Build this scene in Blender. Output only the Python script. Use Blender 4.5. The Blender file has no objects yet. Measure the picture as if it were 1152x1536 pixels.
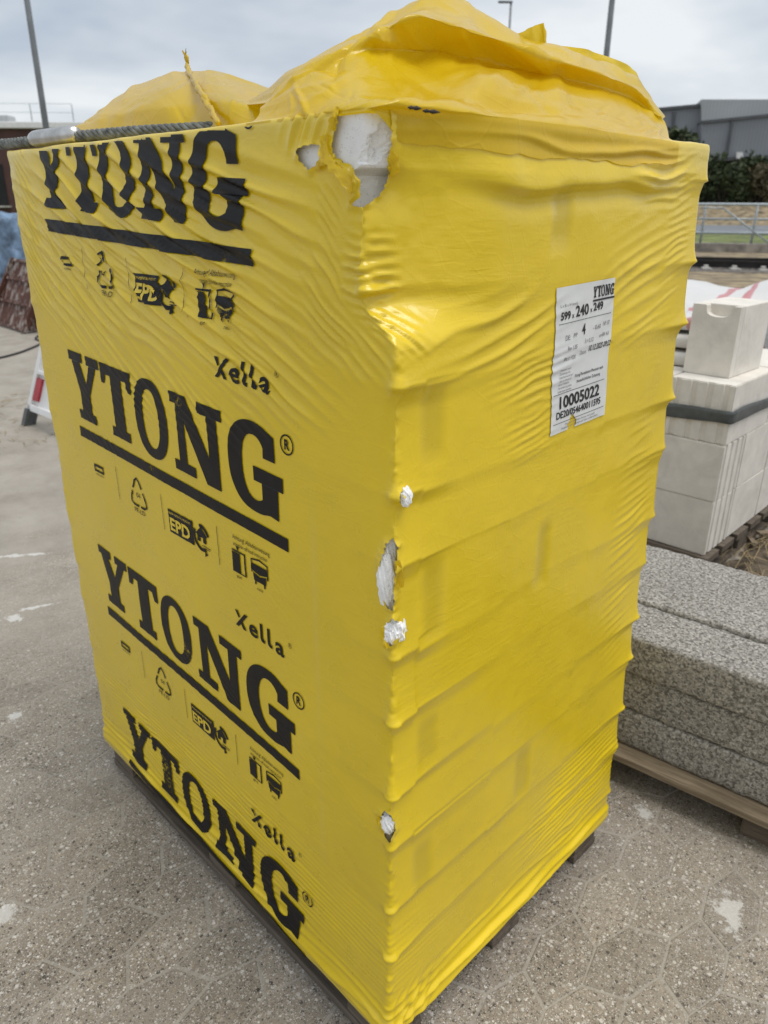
import bpy, bmesh, math, random
import numpy as np
from mathutils import Vector, Matrix
random.seed(7)
RNG = np.random.default_rng(11)
R = math.radians
scn = bpy.context.scene
COL = scn.collection

# ------------------------------------------------------------------ camera
FPX, PITCH, ROLL, YAW = 1105.15, 0.3926, 0.0062, -0.79339      # focal in pixels of the 1152x1536 photo
CAM = np.array([0.6308, -0.6402, 1.5376])
_f = np.array([math.sin(YAW)*math.cos(PITCH), math.cos(YAW)*math.cos(PITCH), -math.sin(PITCH)])
_r = np.array([math.cos(YAW), -math.sin(YAW), 0.0]); _u = np.cross(_r, _f)
CR = math.cos(ROLL)*_r + math.sin(ROLL)*_u; CU = -math.sin(ROLL)*_r + math.cos(ROLL)*_u; CF = _f
cd = bpy.data.cameras.new('camera'); cam = bpy.data.objects.new('camera', cd); COL.objects.link(cam)
cam.matrix_world = Matrix(((CR[0], CU[0], -CF[0], CAM[0]), (CR[1], CU[1], -CF[1], CAM[1]), (CR[2], CU[2], -CF[2], CAM[2]), (0, 0, 0, 1)))
cd.sensor_fit = 'VERTICAL'; cd.sensor_height = 36.0; cd.sensor_width = 27.0; cd.lens = FPX/1536*36
cd.clip_start = 0.02; cd.clip_end = 2000
cd.dof.use_dof = True; cd.dof.focus_distance = 1.25; cd.dof.aperture_fstop = 6.0
scn.camera = cam

# ------------------------------------------------------------------ world, sun, exposure
SUN_EL, SUN_AZ = R(70), R(70)      # azimuth measured from +y towards +x
w = bpy.data.worlds.new('World'); scn.world = w; w.use_nodes = True
nt = w.node_tree; nt.nodes.clear()
def wn(t, **k):
    n = nt.nodes.new(t)
    for a, b in k.items(): setattr(n, a, b)
    return n
sky = wn('ShaderNodeTexSky', sky_type='NISHITA', sun_disc=False, sun_elevation=SUN_EL, sun_rotation=SUN_AZ, air_density=1.0, dust_density=2.0)
tc = wn('ShaderNodeTexCoord')
sep = wn('ShaderNodeSeparateXYZ'); nt.links.new(tc.outputs['Generated'], sep.inputs[0])
den = wn('ShaderNodeMath', operation='ADD'); nt.links.new(sep.outputs['Z'], den.inputs[0]); den.inputs[1].default_value = 0.22
dv = wn('ShaderNodeVectorMath', operation='DIVIDE'); nt.links.new(tc.outputs['Generated'], dv.inputs[0])
cmb = wn('ShaderNodeCombineXYZ')
for i in range(3): nt.links.new(den.outputs[0], cmb.inputs[i])
nt.links.new(cmb.outputs[0], dv.inputs[1])
mp = wn('ShaderNodeMapping'); mp.inputs['Location'].default_value = (0.45, 0.2, 0); nt.links.new(dv.outputs[0], mp.inputs[0])
n1 = wn('ShaderNodeTexNoise'); n1.inputs['Scale'].default_value = 1.15; n1.inputs['Detail'].default_value = 4; n1.inputs['Roughness'].default_value = 0.55; n1.inputs['Distortion'].default_value = 0.15
nt.links.new(mp.outputs[0], n1.inputs['Vector'])
cr = wn('ShaderNodeValToRGB'); cr.color_ramp.elements[0].position = 0.33; cr.color_ramp.elements[1].position = 0.70
cr.color_ramp.elements[0].color = (5.9, 6.7, 7.8, 1); cr.color_ramp.elements[1].color = (10.6, 11.0, 11.2, 1)
nt.links.new(n1.outputs['Fac'], cr.inputs[0])
mx = wn('ShaderNodeMixRGB'); mx.inputs[0].default_value = 0.86
nt.links.new(sky.outputs[0], mx.inputs[1]); nt.links.new(cr.outputs[0], mx.inputs[2])
bg = wn('ShaderNodeBackground'); bg.inputs[1].default_value = 0.062; nt.links.new(mx.outputs[0], bg.inputs[0])
wo = wn('ShaderNodeOutputWorld'); nt.links.new(bg.outputs[0], wo.inputs[0])
sd = bpy.data.lights.new('sun', 'SUN'); sd.energy = 1.5; sd.angle = R(35); sd.color = (1.0, 0.96, 0.9)
so = bpy.data.objects.new('sun', sd); COL.objects.link(so)
sdir = Vector((math.sin(SUN_AZ)*math.cos(SUN_EL), math.cos(SUN_AZ)*math.cos(SUN_EL), math.sin(SUN_EL)))
so.rotation_euler = sdir.to_track_quat('Z', 'Y').to_euler()
vs = scn.view_settings; vs.view_transform = 'Standard'; vs.look = 'None'; vs.gamma = 1.0; vs.use_curve_mapping = False; vs.exposure = 0.52

# ------------------------------------------------------------------ pixel helpers (photo pixels -> rays)
def ray(px): return CF + (px[0]-576)/FPX*CR - (px[1]-768)/FPX*CU
def on_z(px, z=0.0): d = ray(px); return CAM + d*((z-CAM[2])/d[2])
def on_x(px, x): d = ray(px); return CAM + d*((x-CAM[0])/d[0])
def on_y(px, y): d = ray(px); return CAM + d*((y-CAM[1])/d[1])
def pix(P):
    d = np.asarray(P) - CAM; z = d@CF
    return np.stack([576+FPX*(d@CR)/z, 768-FPX*(d@CU)/z], -1)

# ------------------------------------------------------------------ object helpers
def link(name, me, mats=None, parent=None):
    o = bpy.data.objects.new(name, me); COL.objects.link(o)
    if mats is not None and me is not None:
        for m in (mats if isinstance(mats, (list, tuple)) else [mats]): me.materials.append(m)
    if parent is not None: o.parent = parent
    return o
def tag(o, label, cat, group=None):
    o['label'] = label; o['category'] = cat
    if group: o['group'] = group
    return o
def empty(name, loc=(0, 0, 0), rz=0.0):
    o = bpy.data.objects.new(name, None); COL.objects.link(o); o.location = loc; o.rotation_euler = (0, 0, rz); o.empty_display_size = 0.1
    return o
def structure(o): o['kind'] = 'structure'; return o
def stuff(o): o['kind'] = 'stuff'; return o
def np_mesh(name, V, F, smooth=False):
    me = bpy.data.meshes.new(name); me.from_pydata(np.asarray(V).tolist(), [], np.asarray(F).tolist() if isinstance(F, np.ndarray) else F)
    if smooth: me.polygons.foreach_set('use_smooth', np.ones(len(me.polygons), bool))
    me.update(); return me
def bm_mesh(name, bm, smooth=False):
    me = bpy.data.meshes.new(name); bmesh.ops.recalc_face_normals(bm, faces=bm.faces[:]); bm.to_mesh(me); bm.free()
    if smooth: me.polygons.foreach_set('use_smooth', np.ones(len(me.polygons), bool))
    return me
def add_box(bm, c, d, rz=0.0, bev=0.0):
    r = bmesh.ops.create_cube(bm, size=1.0); vs_ = r['verts']
    M = Matrix.Translation(c) @ Matrix.Rotation(rz, 4, 'Z') @ Matrix.Diagonal((d[0], d[1], d[2], 1))
    bmesh.ops.transform(bm, matrix=M, verts=vs_)
    if bev > 0:
        es = list({e for v in vs_ for e in v.link_edges})
        bmesh.ops.bevel(bm, geom=es, offset=bev, segments=2, affect='EDGES', profile=0.6)
def box_mesh(name, c, d, rz=0.0, bev=0.0):
    bm = bmesh.new(); add_box(bm, c, d, rz, bev); return bm_mesh(name, bm)
def tube(pts, rad, n=8, cap=True):
    pts = np.asarray(pts, float); m = len(pts)
    T = np.gradient(pts, axis=0); T /= np.linalg.norm(T, axis=1)[:, None]
    up = np.array([0, 0, 1.0]) if abs(T[0][2]) < 0.9 else np.array([1.0, 0, 0])
    A = np.cross(T, up); A /= np.linalg.norm(A, axis=1)[:, None]; B = np.cross(T, A)
    rr = np.broadcast_to(np.asarray(rad, float), (m,))
    a = np.linspace(0, 2*math.pi, n, endpoint=False)
    V = (pts[:, None] + rr[:, None, None]*(np.cos(a)[None, :, None]*A[:, None] + np.sin(a)[None, :, None]*B[:, None])).reshape(-1, 3)
    F = [(i*n+j, i*n+(j+1) % n, (i+1)*n+(j+1) % n, (i+1)*n+j) for i in range(m-1) for j in range(n)]
    if cap: F += [tuple(range(n))[::-1], tuple((m-1)*n+j for j in range(n))]
    return V, F
def tube_mesh(name, pts, rad, n=8): V, F = tube(pts, rad, n); return np_mesh(name, V, F, True)
def merge(parts):
    V, F, o = [], [], 0
    for v, f in parts:
        V.append(np.asarray(v)); F += [tuple(i+o for i in q) for q in f]; o += len(v)
    return np.concatenate(V), F

# ------------------------------------------------------------------ numpy noise
def _h(ix, iy, seed):
    n = (ix.astype(np.int64)*374761393 + iy.astype(np.int64)*668265263 + seed*1442695041) & 0xffffffff
    n = ((n ^ (n >> 13))*1274126177) & 0xffffffff
    return ((n ^ (n >> 16)) & 0xffff)/65535.0
def vn(x, y, seed=0):
    x = np.asarray(x, float); y = np.asarray(y, float); ix = np.floor(x); iy = np.floor(y); fx = x-ix; fy = y-iy
    fx = fx*fx*(3-2*fx); fy = fy*fy*(3-2*fy)
    a = _h(ix, iy, seed); b = _h(ix+1, iy, seed); c = _h(ix, iy+1, seed); d = _h(ix+1, iy+1, seed)
    return (a*(1-fx)+b*fx)*(1-fy) + (c*(1-fx)+d*fx)*fy - 0.5
def fbm(x, y, seed=0, o=4): return sum(vn(x*2**k, y*2**k, seed+k*17)/1.8**k for k in range(o))
def sstep(a, b, x): t = np.clip((x-a)/(b-a), 0, 1); return t*t*(3-2*t)

# ------------------------------------------------------------------ materials
def mat(name):
    m = bpy.data.materials.new(name); m.use_nodes = True; t = m.node_tree; t.nodes.clear()
    out = t.nodes.new('ShaderNodeOutputMaterial'); p = t.nodes.new('ShaderNodeBsdfPrincipled'); t.links.new(p.outputs[0], out.inputs[0])
    return m, t, p, out
def nd(t, kind, **k):
    n = t.nodes.new(kind)
    for a, b in k.items():
        if a.startswith('i_'): n.inputs[a[2:].replace('_', ' ')].default_value = b
        else: setattr(n, a, b)
    return n
def ramp(t, src, stops, const=False):
    r = t.nodes.new('ShaderNodeValToRGB'); e = r.color_ramp.elements
    if const: r.color_ramp.interpolation = 'CONSTANT'
    while len(e) < len(stops): e.new(0.5)
    for i, (p, c) in enumerate(stops):
        e[i].position = p; e[i].color = (c, c, c, 1) if isinstance(c, (int, float)) else (*c, 1)
    t.links.new(src, r.inputs[0]); return r.outputs[0]
def mixc(t, fac, a, b, mode='MIX'):
    m = t.nodes.new('ShaderNodeMixRGB'); m.blend_type = mode
    for i, v in enumerate((fac, a, b)):
        if isinstance(v, bpy.types.NodeSocket): t.links.new(v, m.inputs[i])
        elif isinstance(v, (int, float)): m.inputs[i].default_value = v if i == 0 else (v, v, v, 1)
        else: m.inputs[i].default_value = (*v, 1)
    return m.outputs[0]
def bump(t, p, h, strength=0.3, dist=0.01):
    b = t.nodes.new('ShaderNodeBump'); b.inputs['Strength'].default_value = strength; b.inputs['Distance'].default_value = dist
    t.links.new(h, b.inputs['Height']); t.links.new(b.outputs[0], p.inputs['Normal']); return b
def pos(t): return t.nodes.new('ShaderNodeNewGeometry').outputs['Position']
def objc(t): return t.nodes.new('ShaderNodeTexCoord').outputs['Object']
def noise(t, vec, scale, detail=4, rough=0.5, dist=0.0):
    n = nd(t, 'ShaderNodeTexNoise', i_Scale=scale, i_Detail=detail, i_Roughness=rough, i_Distortion=dist); t.links.new(vec, n.inputs['Vector']); return n.outputs['Fac']
def voro(t, vec, scale, feature='F1', rnd=1.0):
    n = nd(t, 'ShaderNodeTexVoronoi', feature=feature, i_Scale=scale, i_Randomness=rnd); t.links.new(vec, n.inputs['Vector']); return n
def math_(t, op, a, b=None):
    m = t.nodes.new('ShaderNodeMath'); m.operation = op
    for i, v in enumerate((a, b)):
        if v is None: continue
        if isinstance(v, bpy.types.NodeSocket): t.links.new(v, m.inputs[i])
        else: m.inputs[i].default_value = v
    return m.outputs[0]
def stain(t, base, vec, c, r, ang, nz, thr=0.55):
    mpn = nd(t, 'ShaderNodeMapping', vector_type='TEXTURE'); mpn.inputs['Location'].default_value = (c[0], c[1], 0)
    mpn.inputs['Rotation'].default_value = (0, 0, ang); mpn.inputs['Scale'].default_value = (r[0], r[1], 1); t.links.new(vec, mpn.inputs[0])
    ln = nd(t, 'ShaderNodeVectorMath', operation='LENGTH'); t.links.new(mpn.outputs[0], ln.inputs[0])
    v = math_(t, 'ADD', ln.outputs['Value'], math_(t, 'MULTIPLY', math_(t, 'SUBTRACT', nz, 0.5), 4.2))
    f = ramp(t, v, [(thr-0.12, 1.0), (thr+0.2, 0.0)])
    return mixc(t, math_(t, 'MULTIPLY', f, 0.7), base, (0.66, 0.65, 0.62))
def simple(name, col, rough=0.6, var=0.15, scale=8.0, metal=0.0, bmp=0.0, bscale=60.0, spec=0.5):
    m, t, p, o = mat(name); v = objc(t)
    n = noise(t, v, scale, 5, 0.6)
    c2 = tuple(max(0, c*(1-2*var)) for c in col); c3 = tuple(min(1, c*(1+2*var)) for c in col)
    t.links.new(ramp(t, n, [(0.3, c2), (0.7, c3)]), p.inputs['Base Color'])
    p.inputs['Roughness'].default_value = rough; p.inputs['Metallic'].default_value = metal; p.inputs['Specular IOR Level'].default_value = spec
    if bmp: bump(t, p, noise(t, v, bscale, 4, 0.6), bmp, 0.004)
    return m
YEL = (0.78, 0.562, 0.010)
def film_mat(name, trans, side):
    m, t, p, out = mat(name); v = pos(t)
    n = noise(t, v, 3.0, 4, 0.6)
    c = ramp(t, n, [(0.3, tuple(x*0.92 for x in YEL)), (0.7, tuple(min(1, x*1.05) for x in YEL))])
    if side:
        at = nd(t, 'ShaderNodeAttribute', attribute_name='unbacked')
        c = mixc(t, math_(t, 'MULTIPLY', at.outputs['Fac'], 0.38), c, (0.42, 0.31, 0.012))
        at2 = nd(t, 'ShaderNodeAttribute', attribute_name='rubbed_lit')
        c = mixc(t, math_(t, 'MULTIPLY', at2.outputs['Fac'], 0.5), c, (0.72, 0.58, 0.16))  # pale tint for scuffs and the painted slope highlight
    dirt = ramp(t, noise(t, v, 55, 5, 0.75), [(0.66, 0.0), (0.76, 1.0)])
    zone = ramp(t, noise(t, v, 5, 2, 0.5), [(0.52, 0.0), (0.68, 1.0)])
    c = mixc(t, math_(t, 'MULTIPLY', math_(t, 'MULTIPLY', dirt, zone), 0.35), c, (0.25, 0.19, 0.05))
    t.links.new(c, p.inputs['Base Color'])
    t.links.new(ramp(t, noise(t, v, 12, 4, 0.6), [(0.3, 0.24), (0.75, 0.38)]), p.inputs['Roughness'])
    p.inputs['Specular IOR Level'].default_value = 0.5; p.inputs['IOR'].default_value = 1.5
    p.inputs['Coat Weight'].default_value = 0.35; p.inputs['Coat Roughness'].default_value = 0.16
    mpn = nd(t, 'ShaderNodeMapping'); mpn.inputs['Scale'].default_value = (16, 16, 120) if side else (60, 60, 60); mpn.inputs['Rotation'].default_value = (R(6), R(-9), 0); t.links.new(v, mpn.inputs[0])
    st_ = noise(t, mpn.outputs[0], 1.0, 3, 0.55, 0.8); zn = ramp(t, noise(t, v, 4.0, 3, 0.6), [(0.40, 0.05), (0.66, 1.0)])
    crk = voro(t, v, 26 if side else 20, 'DISTANCE_TO_EDGE'); ce = ramp(t, crk.outputs['Distance'], [(0.0, 1.0), (0.05, 0.0)])
    fine = math_(t, 'ADD', math_(t, 'MULTIPLY', math_(t, 'MULTIPLY', st_, zn), 0.95 if side else 0.5), math_(t, 'ADD', math_(t, 'MULTIPLY', noise(t, v, 130, 3, 0.5), 0.25), math_(t, 'MULTIPLY', ce, 0.10 if side else 0.30))); b = bump(t, p, fine, 0.34, 0.0030)
    tr = nd(t, 'ShaderNodeBsdfTranslucent'); t.links.new(mixc(t, 0.0, c, c), tr.inputs[0]); tr.inputs[0].default_value = (0.90, 0.70, 0.012, 1)
    if trans > 0:
        t.links.remove(tr.inputs[0].links[0])
        ms = nd(t, 'ShaderNodeMixShader'); ms.inputs[0].default_value = trans
        t.links.new(p.outputs[0], ms.inputs[1]); t.links.new(tr.outputs[0], ms.inputs[2]); t.links.new(ms.outputs[0], out.inputs[0])
    return m
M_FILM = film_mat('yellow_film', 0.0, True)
M_HOOD = film_mat('yellow_loose_film', 0.34, False)
def print_mat():
    m, t, p, out = mat('black_print'); v = pos(t)
    p.inputs['Base Color'].default_value = (0.009, 0.008, 0.008, 1); p.inputs['Roughness'].default_value = 0.42; p.inputs['Specular IOR Level'].default_value = 0.22
    zone = ramp(t, noise(t, v, 7, 2, 0.5), [(0.66, 0.0), (0.72, 1.0)])
    sc = ramp(t, noise(t, v, 120, 4, 0.7), [(0.50, 0.0), (0.56, 1.0)])
    tp = nd(t, 'ShaderNodeBsdfTransparent'); ms = nd(t, 'ShaderNodeMixShader')
    t.links.new(math_(t, 'MULTIPLY', zone, sc), ms.inputs[0]); t.links.new(p.outputs[0], ms.inputs[1]); t.links.new(tp.outputs[0], ms.inputs[2]); t.links.new(ms.outputs[0], out.inputs[0])
    return m
M_PRINT = print_mat()
M_INK = simple('label_ink', (0.015, 0.015, 0.015), 0.5, 0.1)
M_FAINT = simple('label_faint_ink', (0.16, 0.16, 0.16), 0.5, 0.1)
M_PAPER = simple('label_paper', (0.70, 0.71, 0.70), 0.38, 0.03, 20)
def aac_mat(name, col, pores=0.5, dirt=0.0):
    m, t, p, o = mat(name); v = pos(t)
    n = noise(t, v, 14, 5, 0.6); c = ramp(t, n, [(0.3, tuple(x*0.9 for x in col)), (0.7, tuple(min(1, x*1.06) for x in col))])
    pr = ramp(t, voro(t, v, 420).outputs['Distance'], [(0.12, 1.0), (0.3, 0.0)])
    pm = ramp(t, noise(t, v, 110, 3, 0.6), [(0.44, 0.0), (0.58, 1.0)])
    pf = math_(t, 'MULTIPLY', math_(t, 'MULTIPLY', pr, pm), pores); c = mixc(t, pf, c, tuple(x*0.25 for x in col))
    if dirt: c = mixc(t, math_(t, 'MULTIPLY', ramp(t, noise(t, v, 5, 6, 0.7, 1.0), [(0.5, 0.0), (0.72, 1.0)]), dirt), c, (0.33, 0.28, 0.22))
    t.links.new(c, p.inputs['Base Color']); p.inputs['Roughness'].default_value = 0.92; p.inputs['Specular IOR Level'].default_value = 0.2
    h = mixc(t, 0.5, noise(t, v, 220, 3, 0.6), mixc(t, pf, (1, 1, 1), (0, 0, 0))); bump(t, p, h, 0.45, 0.002)
    return m
M_AAC = aac_mat('aerated_concrete', (0.74, 0.70, 0.635), 0.3, 0.22)
M_AACW = aac_mat('aerated_concrete_broken', (0.90, 0.90, 0.89), 0.75)
def porous_mat():
    m, t, p, o = mat('porous_concrete'); v = pos(t)
    a = voro(t, v, 250); b = voro(t, v, 120)
    ca = ramp(t, a.outputs['Color'], [(0.0, (0.16, 0.15, 0.135)), (0.45, (0.38, 0.365, 0.34)), (1.0, (0.62, 0.60, 0.57))])
    cb = ramp(t, b.outputs['Distance'], [(0.25, 1.0), (0.75, 0.45)])
    hole = ramp(t, noise(t, v, 105, 4, 0.75), [(0.38, 0.12), (0.47, 1.0)])
    big = ramp(t, noise(t, v, 6, 4, 0.6), [(0.3, 0.85), (0.7, 1.1)])
    c = mixc(t, 1.0, mixc(t, 1.0, mixc(t, 1.0, ca, cb, 'MULTIPLY'), hole, 'MULTIPLY'), big, 'MULTIPLY')
    c = mixc(t, 0.30, c, (0.56, 0.525, 0.47))
    t.links.new(c, p.inputs['Base Color']); p.inputs['Roughness'].default_value = 0.95; p.inputs['Specular IOR Level'].default_value = 0.15
    bump(t, p, mixc(t, 0.5, hole, noise(t, v, 260, 3, 0.7)), 0.9, 0.006)
    return m
M_POR = porous_mat()
def ground_mat(name, joint=False, far=False):
    m, t, p, o = mat(name); v = pos(t)
    big = noise(t, v, 1.1, 6, 0.65); mid = noise(t, v, 9, 5, 0.65)
    base = ramp(t, mid, [(0.25, (0.215, 0.186, 0.148)), (0.75, (0.355, 0.312, 0.255))])
    if joint: base = ramp(t, mid, [(0.25, (0.30, 0.272, 0.232)), (0.75, (0.405, 0.372, 0.322))])
    amt = 0.22 if joint else 1.0
    hs = None
    for sc, keep, k in ((190, 0.42, 0.9), (105, 0.62, 0.92), (360, 0.35, 0.75)):
        vv = voro(t, v, sc)
        sp = nd(t, 'ShaderNodeSeparateColor'); t.links.new(vv.outputs['Color'], sp.inputs[0])
        on = math_(t, 'MULTIPLY', ramp(t, sp.outputs[0], [(keep, 0.0), (keep+0.01, 1.0)]), ramp(t, vv.outputs['Distance'], [(0.38, 1.0), (0.52, 0.0)]))
        cc = ramp(t, sp.outputs[1], [(0.0, (0.03, 0.027, 0.025)), (0.16, (0.10, 0.085, 0.07)), (0.34, (0.24, 0.205, 0.165)), (0.55, (0.38, 0.31, 0.225)), (0.75, (0.46, 0.43, 0.39)), (1.0, (0.72, 0.69, 0.64))])
        base = mixc(t, math_(t, 'MULTIPLY', on, k*amt), base, cc)
        hs = on if hs is None else math_(t, 'MAXIMUM', hs, on)
    oi = nd(t, 'ShaderNodeObjectInfo'); base = mixc(t, 1.0, base, ramp(t, oi.outputs['Random'], [(0.0, 0.84), (1.0, 1.10)]) if not joint else (1, 1, 1), 'MULTIPLY')
    # dust film: paler and plainer with distance from the pack, where the yard is sanded over
    dist = nd(t, 'ShaderNodeVectorMath', operation='DISTANCE'); dist.inputs[1].default_value = (0.3, -0.2, 0); t.links.new(v, dist.inputs[0])
    sand = ramp(t, math_(t, 'ADD', math_(t, 'MULTIPLY', dist.outputs['Value'], 0.11), math_(t, 'MULTIPLY', math_(t, 'SUBTRACT', big, 0.5), 0.5)), [(0.08, 0.0), (0.42, 0.8)])
    base = mixc(t, sand, base, ramp(t, noise(t, v, 3.2, 8, 0.7), [(0.28, (0.22, 0.195, 0.160)), (0.5, (0.335, 0.303, 0.258)), (0.72, (0.43, 0.395, 0.342))]))
    base = mixc(t, ramp(t, big, [(0.42, 0.0), (0.8, 0.5)]), base, (0.40, 0.365, 0.315))
    base = mixc(t, ramp(t, noise(t, v, 2.3, 5, 0.6), [(0.52, 0.0), (0.9, 0.4)]), base, (0.17, 0.148, 0.120))
    base = mixc(t, ramp(t, noise(t, v, 70, 5, 0.8), [(0.60, 0.0), (0.68, 0.7)]), base, (0.12, 0.10, 0.08))
    base = mixc(t, ramp(t, noise(t, v, 48, 5, 0.8, 0.3), [(0.635, 0.0), (0.69, 0.6)]), base, (0.55, 0.52, 0.47))
    nz = noise(t, v, 20, 6, 0.75)
    for c, r_, a in (((0.32, 0.82), (0.040, 0.075), 0.7), ((-0.87, -0.41), (0.05, 0.05), 0.4), ((-2.24, 0.10), (0.05, 0.04), 0.8), ((-2.27, 0.21), (0.11, 0.016), 1.25),
                     ((-2.83, 0.33), (0.20, 0.020), 1.0), ((-0.12, 0.98), (0.04, 0.03), 0.5), ((0.03, 0.97), (0.035, 0.03), 0.2), ((-1.6, -0.12), (0.05, 0.03), 0.3)):
        base = stain(t, base, v, c, r_, a, nz)
    t.links.new(base, p.inputs['Base Color']); p.inputs['Roughness'].default_value = 0.9; p.inputs['Specular IOR Level'].default_value = 0.2
    bump(t, p, math_(t, 'ADD', math_(t, 'MULTIPLY', hs, 0.5), noise(t, v, 240, 3, 0.7)), 0.5, 0.003)
    return m
M_PAVER = ground_mat('exposed_aggregate'); M_YARD = ground_mat('sanded_yard', joint=True)
def wood_mat(name, a, b, scale=6):
    m, t, p, o = mat(name); v = objc(t)
    mpn = nd(t, 'ShaderNodeMapping'); mpn.inputs['Scale'].default_value = (1.2, 14, 14); t.links.new(v, mpn.inputs[0])
    n = noise(t, mpn.outputs[0], scale, 7, 0.65, 0.6); c = ramp(t, n, [(0.3, a), (0.7, b)])
    c = mixc(t, ramp(t, noise(t, v, 4, 4, 0.6), [(0.45, 0.0), (0.8, 0.5)]), c, tuple(x*0.5 for x in a))
    t.links.new(c, p.inputs['Base Color']); p.inputs['Roughness'].default_value = 0.85; p.inputs['Specular IOR Level'].default_value = 0.25
    bump(t, p, n, 0.4, 0.003); return m
M_WOOD = wood_mat('weathered_wood', (0.085, 0.068, 0.052), (0.20, 0.165, 0.13)); M_BOARD = wood_mat('pale_board', (0.15, 0.115, 0.075), (0.33, 0.265, 0.185))
M_STEEL = simple('rope_steel', (0.17, 0.175, 0.155), 0.5, 0.35, 60, 0.5)
M_ALU = simple('ferrule_metal', (0.55, 0.54, 0.52), 0.32, 0.12, 30, 0.9, 0.15, 90)
M_GALV = simple('galvanised_steel', (0.36, 0.40, 0.42), 0.5, 0.1, 20, 0.35)
M_STRAP = simple('grey_strap', (0.085, 0.095, 0.095), 0.38, 0.15, 25)

# ------------------------------------------------------------------ ground
gx0, gx1 = -400, 400
GN = 40
gr = np_mesh('ground', [(-600, -600, 0), (600, -600, 0), (600, 600, 0), (-600, 600, 0)], [(0, 1, 2, 3)])
ground = structure(link('ground', gr, M_YARD))
ground['label'] = 'sanded concrete yard of exposed aggregate pavers'
GZ = 0.004
hexA = np.array([(-.042, -.12), (.042, -.079), (.068, .018), (.042, .121), (-.042, .08), (-.068, -.017)])
hexB = np.array([(-.040, -.080), (.042, -.121), (.068, -.018), (.042, .079), (-.042, .12), (-.066, .018)])
def paver_mesh(h, name):
    c = h.mean(0); V = []; e = []
    n = len(h)
    def inset(d):
        out = []
        for i in range(n):
            a, b, cc = h[i-1], h[i], h[(i+1) % n]; e1 = b-a; e2 = cc-b
            n1_ = np.array([-e1[1], e1[0]])/np.hypot(*e1); n2_ = np.array([-e2[1], e2[0]])/np.hypot(*e2)
            m_ = n1_+n2_; m_ /= (1+n1_@n2_); out.append(b+m_*d)
        return np.array(out)
    r0, r1 = inset(.0036), inset(.0052)
    V = [(x, y, -.02) for x, y in r0]+[(x, y, .0002) for x, y in r0]+[(x, y, .0012) for x, y in r1]
    F = [(i, (i+1) % n, n+(i+1) % n, n+i) for i in range(n)]+[(n+i, n+(i+1) % n, 2*n+(i+1) % n, 2*n+i) for i in range(n)]+[tuple(range(2*n, 3*n))]
    return V, F
pvA, pvB = paver_mesh(hexA, 'a'), paver_mesh(hexB, 'b')
meA = np_mesh('paver', *pvA); meB = np_mesh('paver', *pvB); meA.materials.append(M_PAVER); meB.materials.append(M_PAVER)
cells = []
for i in range(-16, 18):
    for j in range(-16, 18):
        cells.append((-.646+.214*i, -.264+.2*j, 0)); cells.append((-.539+.214*i, -.163+.2*j, 1))
cand = []
for x, y, k in cells:
    if -1.12 < x < -.06 and .06 < y < .72: continue
    q = np.array([x, y, 0]); p = pix(q) if (q-CAM)@CF > .3 else (-999, -999)
    rr = math.hypot(x+.2, y)+.5*float(vn(x*2, y*2, 44)); inf = -60 < p[0] < 1212 and -60 < p[1] < 1620
    if rr < 2.75: cand.append((np.linalg.norm(q-CAM)+(0 if inf else 50), x, y, k, rr))
cand.sort()
rest = []
for n_, (d, x, y, k, rr) in enumerate(cand):
    dz = random.uniform(-.0008, .0007)-.0012*float(sstep(1.7, 2.7, rr)); tx, ty = random.uniform(-.002, .002), random.uniform(-.002, .002)
    if n_ < 300:
        o = bpy.data.objects.new('paver', meB if k else meA); COL.objects.link(o); o.parent = ground
        o.location = (x, y, dz); o.rotation_euler = (tx, ty, 0)
    else:
        V, F = pvB if k else pvA; rest.append((np.array(V)+(x, y, dz), F))
if rest: stuff(link('far_pavers', np_mesh('far_pavers', *merge(rest)), M_PAVER, ground))

# ------------------------------------------------------------------ background frame parallel to the railway (t along, n away)
ET = np.array([0.853, 0.522]); EN = np.array([-0.522, 0.853]); BR = math.atan2(ET[1], ET[0])
def B(t, n, z=0.0): q = CAM[:2]+ET*t+EN*n; return (q[0], q[1], z)
def bgbox(name, t0, t1, n0, n1, z0, z1, m, parent=None, bev=0.0):
    me = box_mesh(name, B((t0+t1)/2, (n0+n1)/2, (z0+z1)/2), (abs(t1-t0), abs(n1-n0), z1-z0), BR, bev); return link(name, me, m, parent)
M_DRY = simple('dry_grass_soil', (0.235, 0.185, 0.115), 0.95, 0.35, 1.8, 0, 0.8, 18)
M_GREEN = simple('grass', (0.13, 0.155, 0.045), 0.95, 0.35, 1.2, 0, 0.8, 18)
M_ROAD = simple('asphalt', (0.165, 0.18, 0.195), 0.8, 0.12, 0.5)
M_BALLAST = simple('ballast', (0.13, 0.115, 0.10), 0.95, 0.5, 9, 0, 1.0, 14)
M_RAIL = simple('rail_steel', (0.022, 0.018, 0.016), 0.7, 0.3, 3, 0.2)
M_CONC = simple('old_concrete', (0.25, 0.225, 0.195), 0.9, 0.25, 2.2, 0, 0.5, 25)
M_SLEEP = simple('sleeper_concrete', (0.42, 0.40, 0.37), 0.9, 0.2, 5)
structure(bgbox('verge', -60, 60, 17.5, 21.6, -.05, .02, M_DRY))
structure(bgbox('track_bed', -80, 60, 21.6, 26.2, -.05, .03, M_BALLAST))
structure(bgbox('grass_strip', -80, 60, 26.2, 31.7, -.05, .025, M_DRY))
structure(bgbox('lawn', -90, 90, 32.6, 46, -.05, .30, M_GREEN))
structure(bgbox('road', -120, 120, 46, 70, -.05, .31, M_ROAD))
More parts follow.
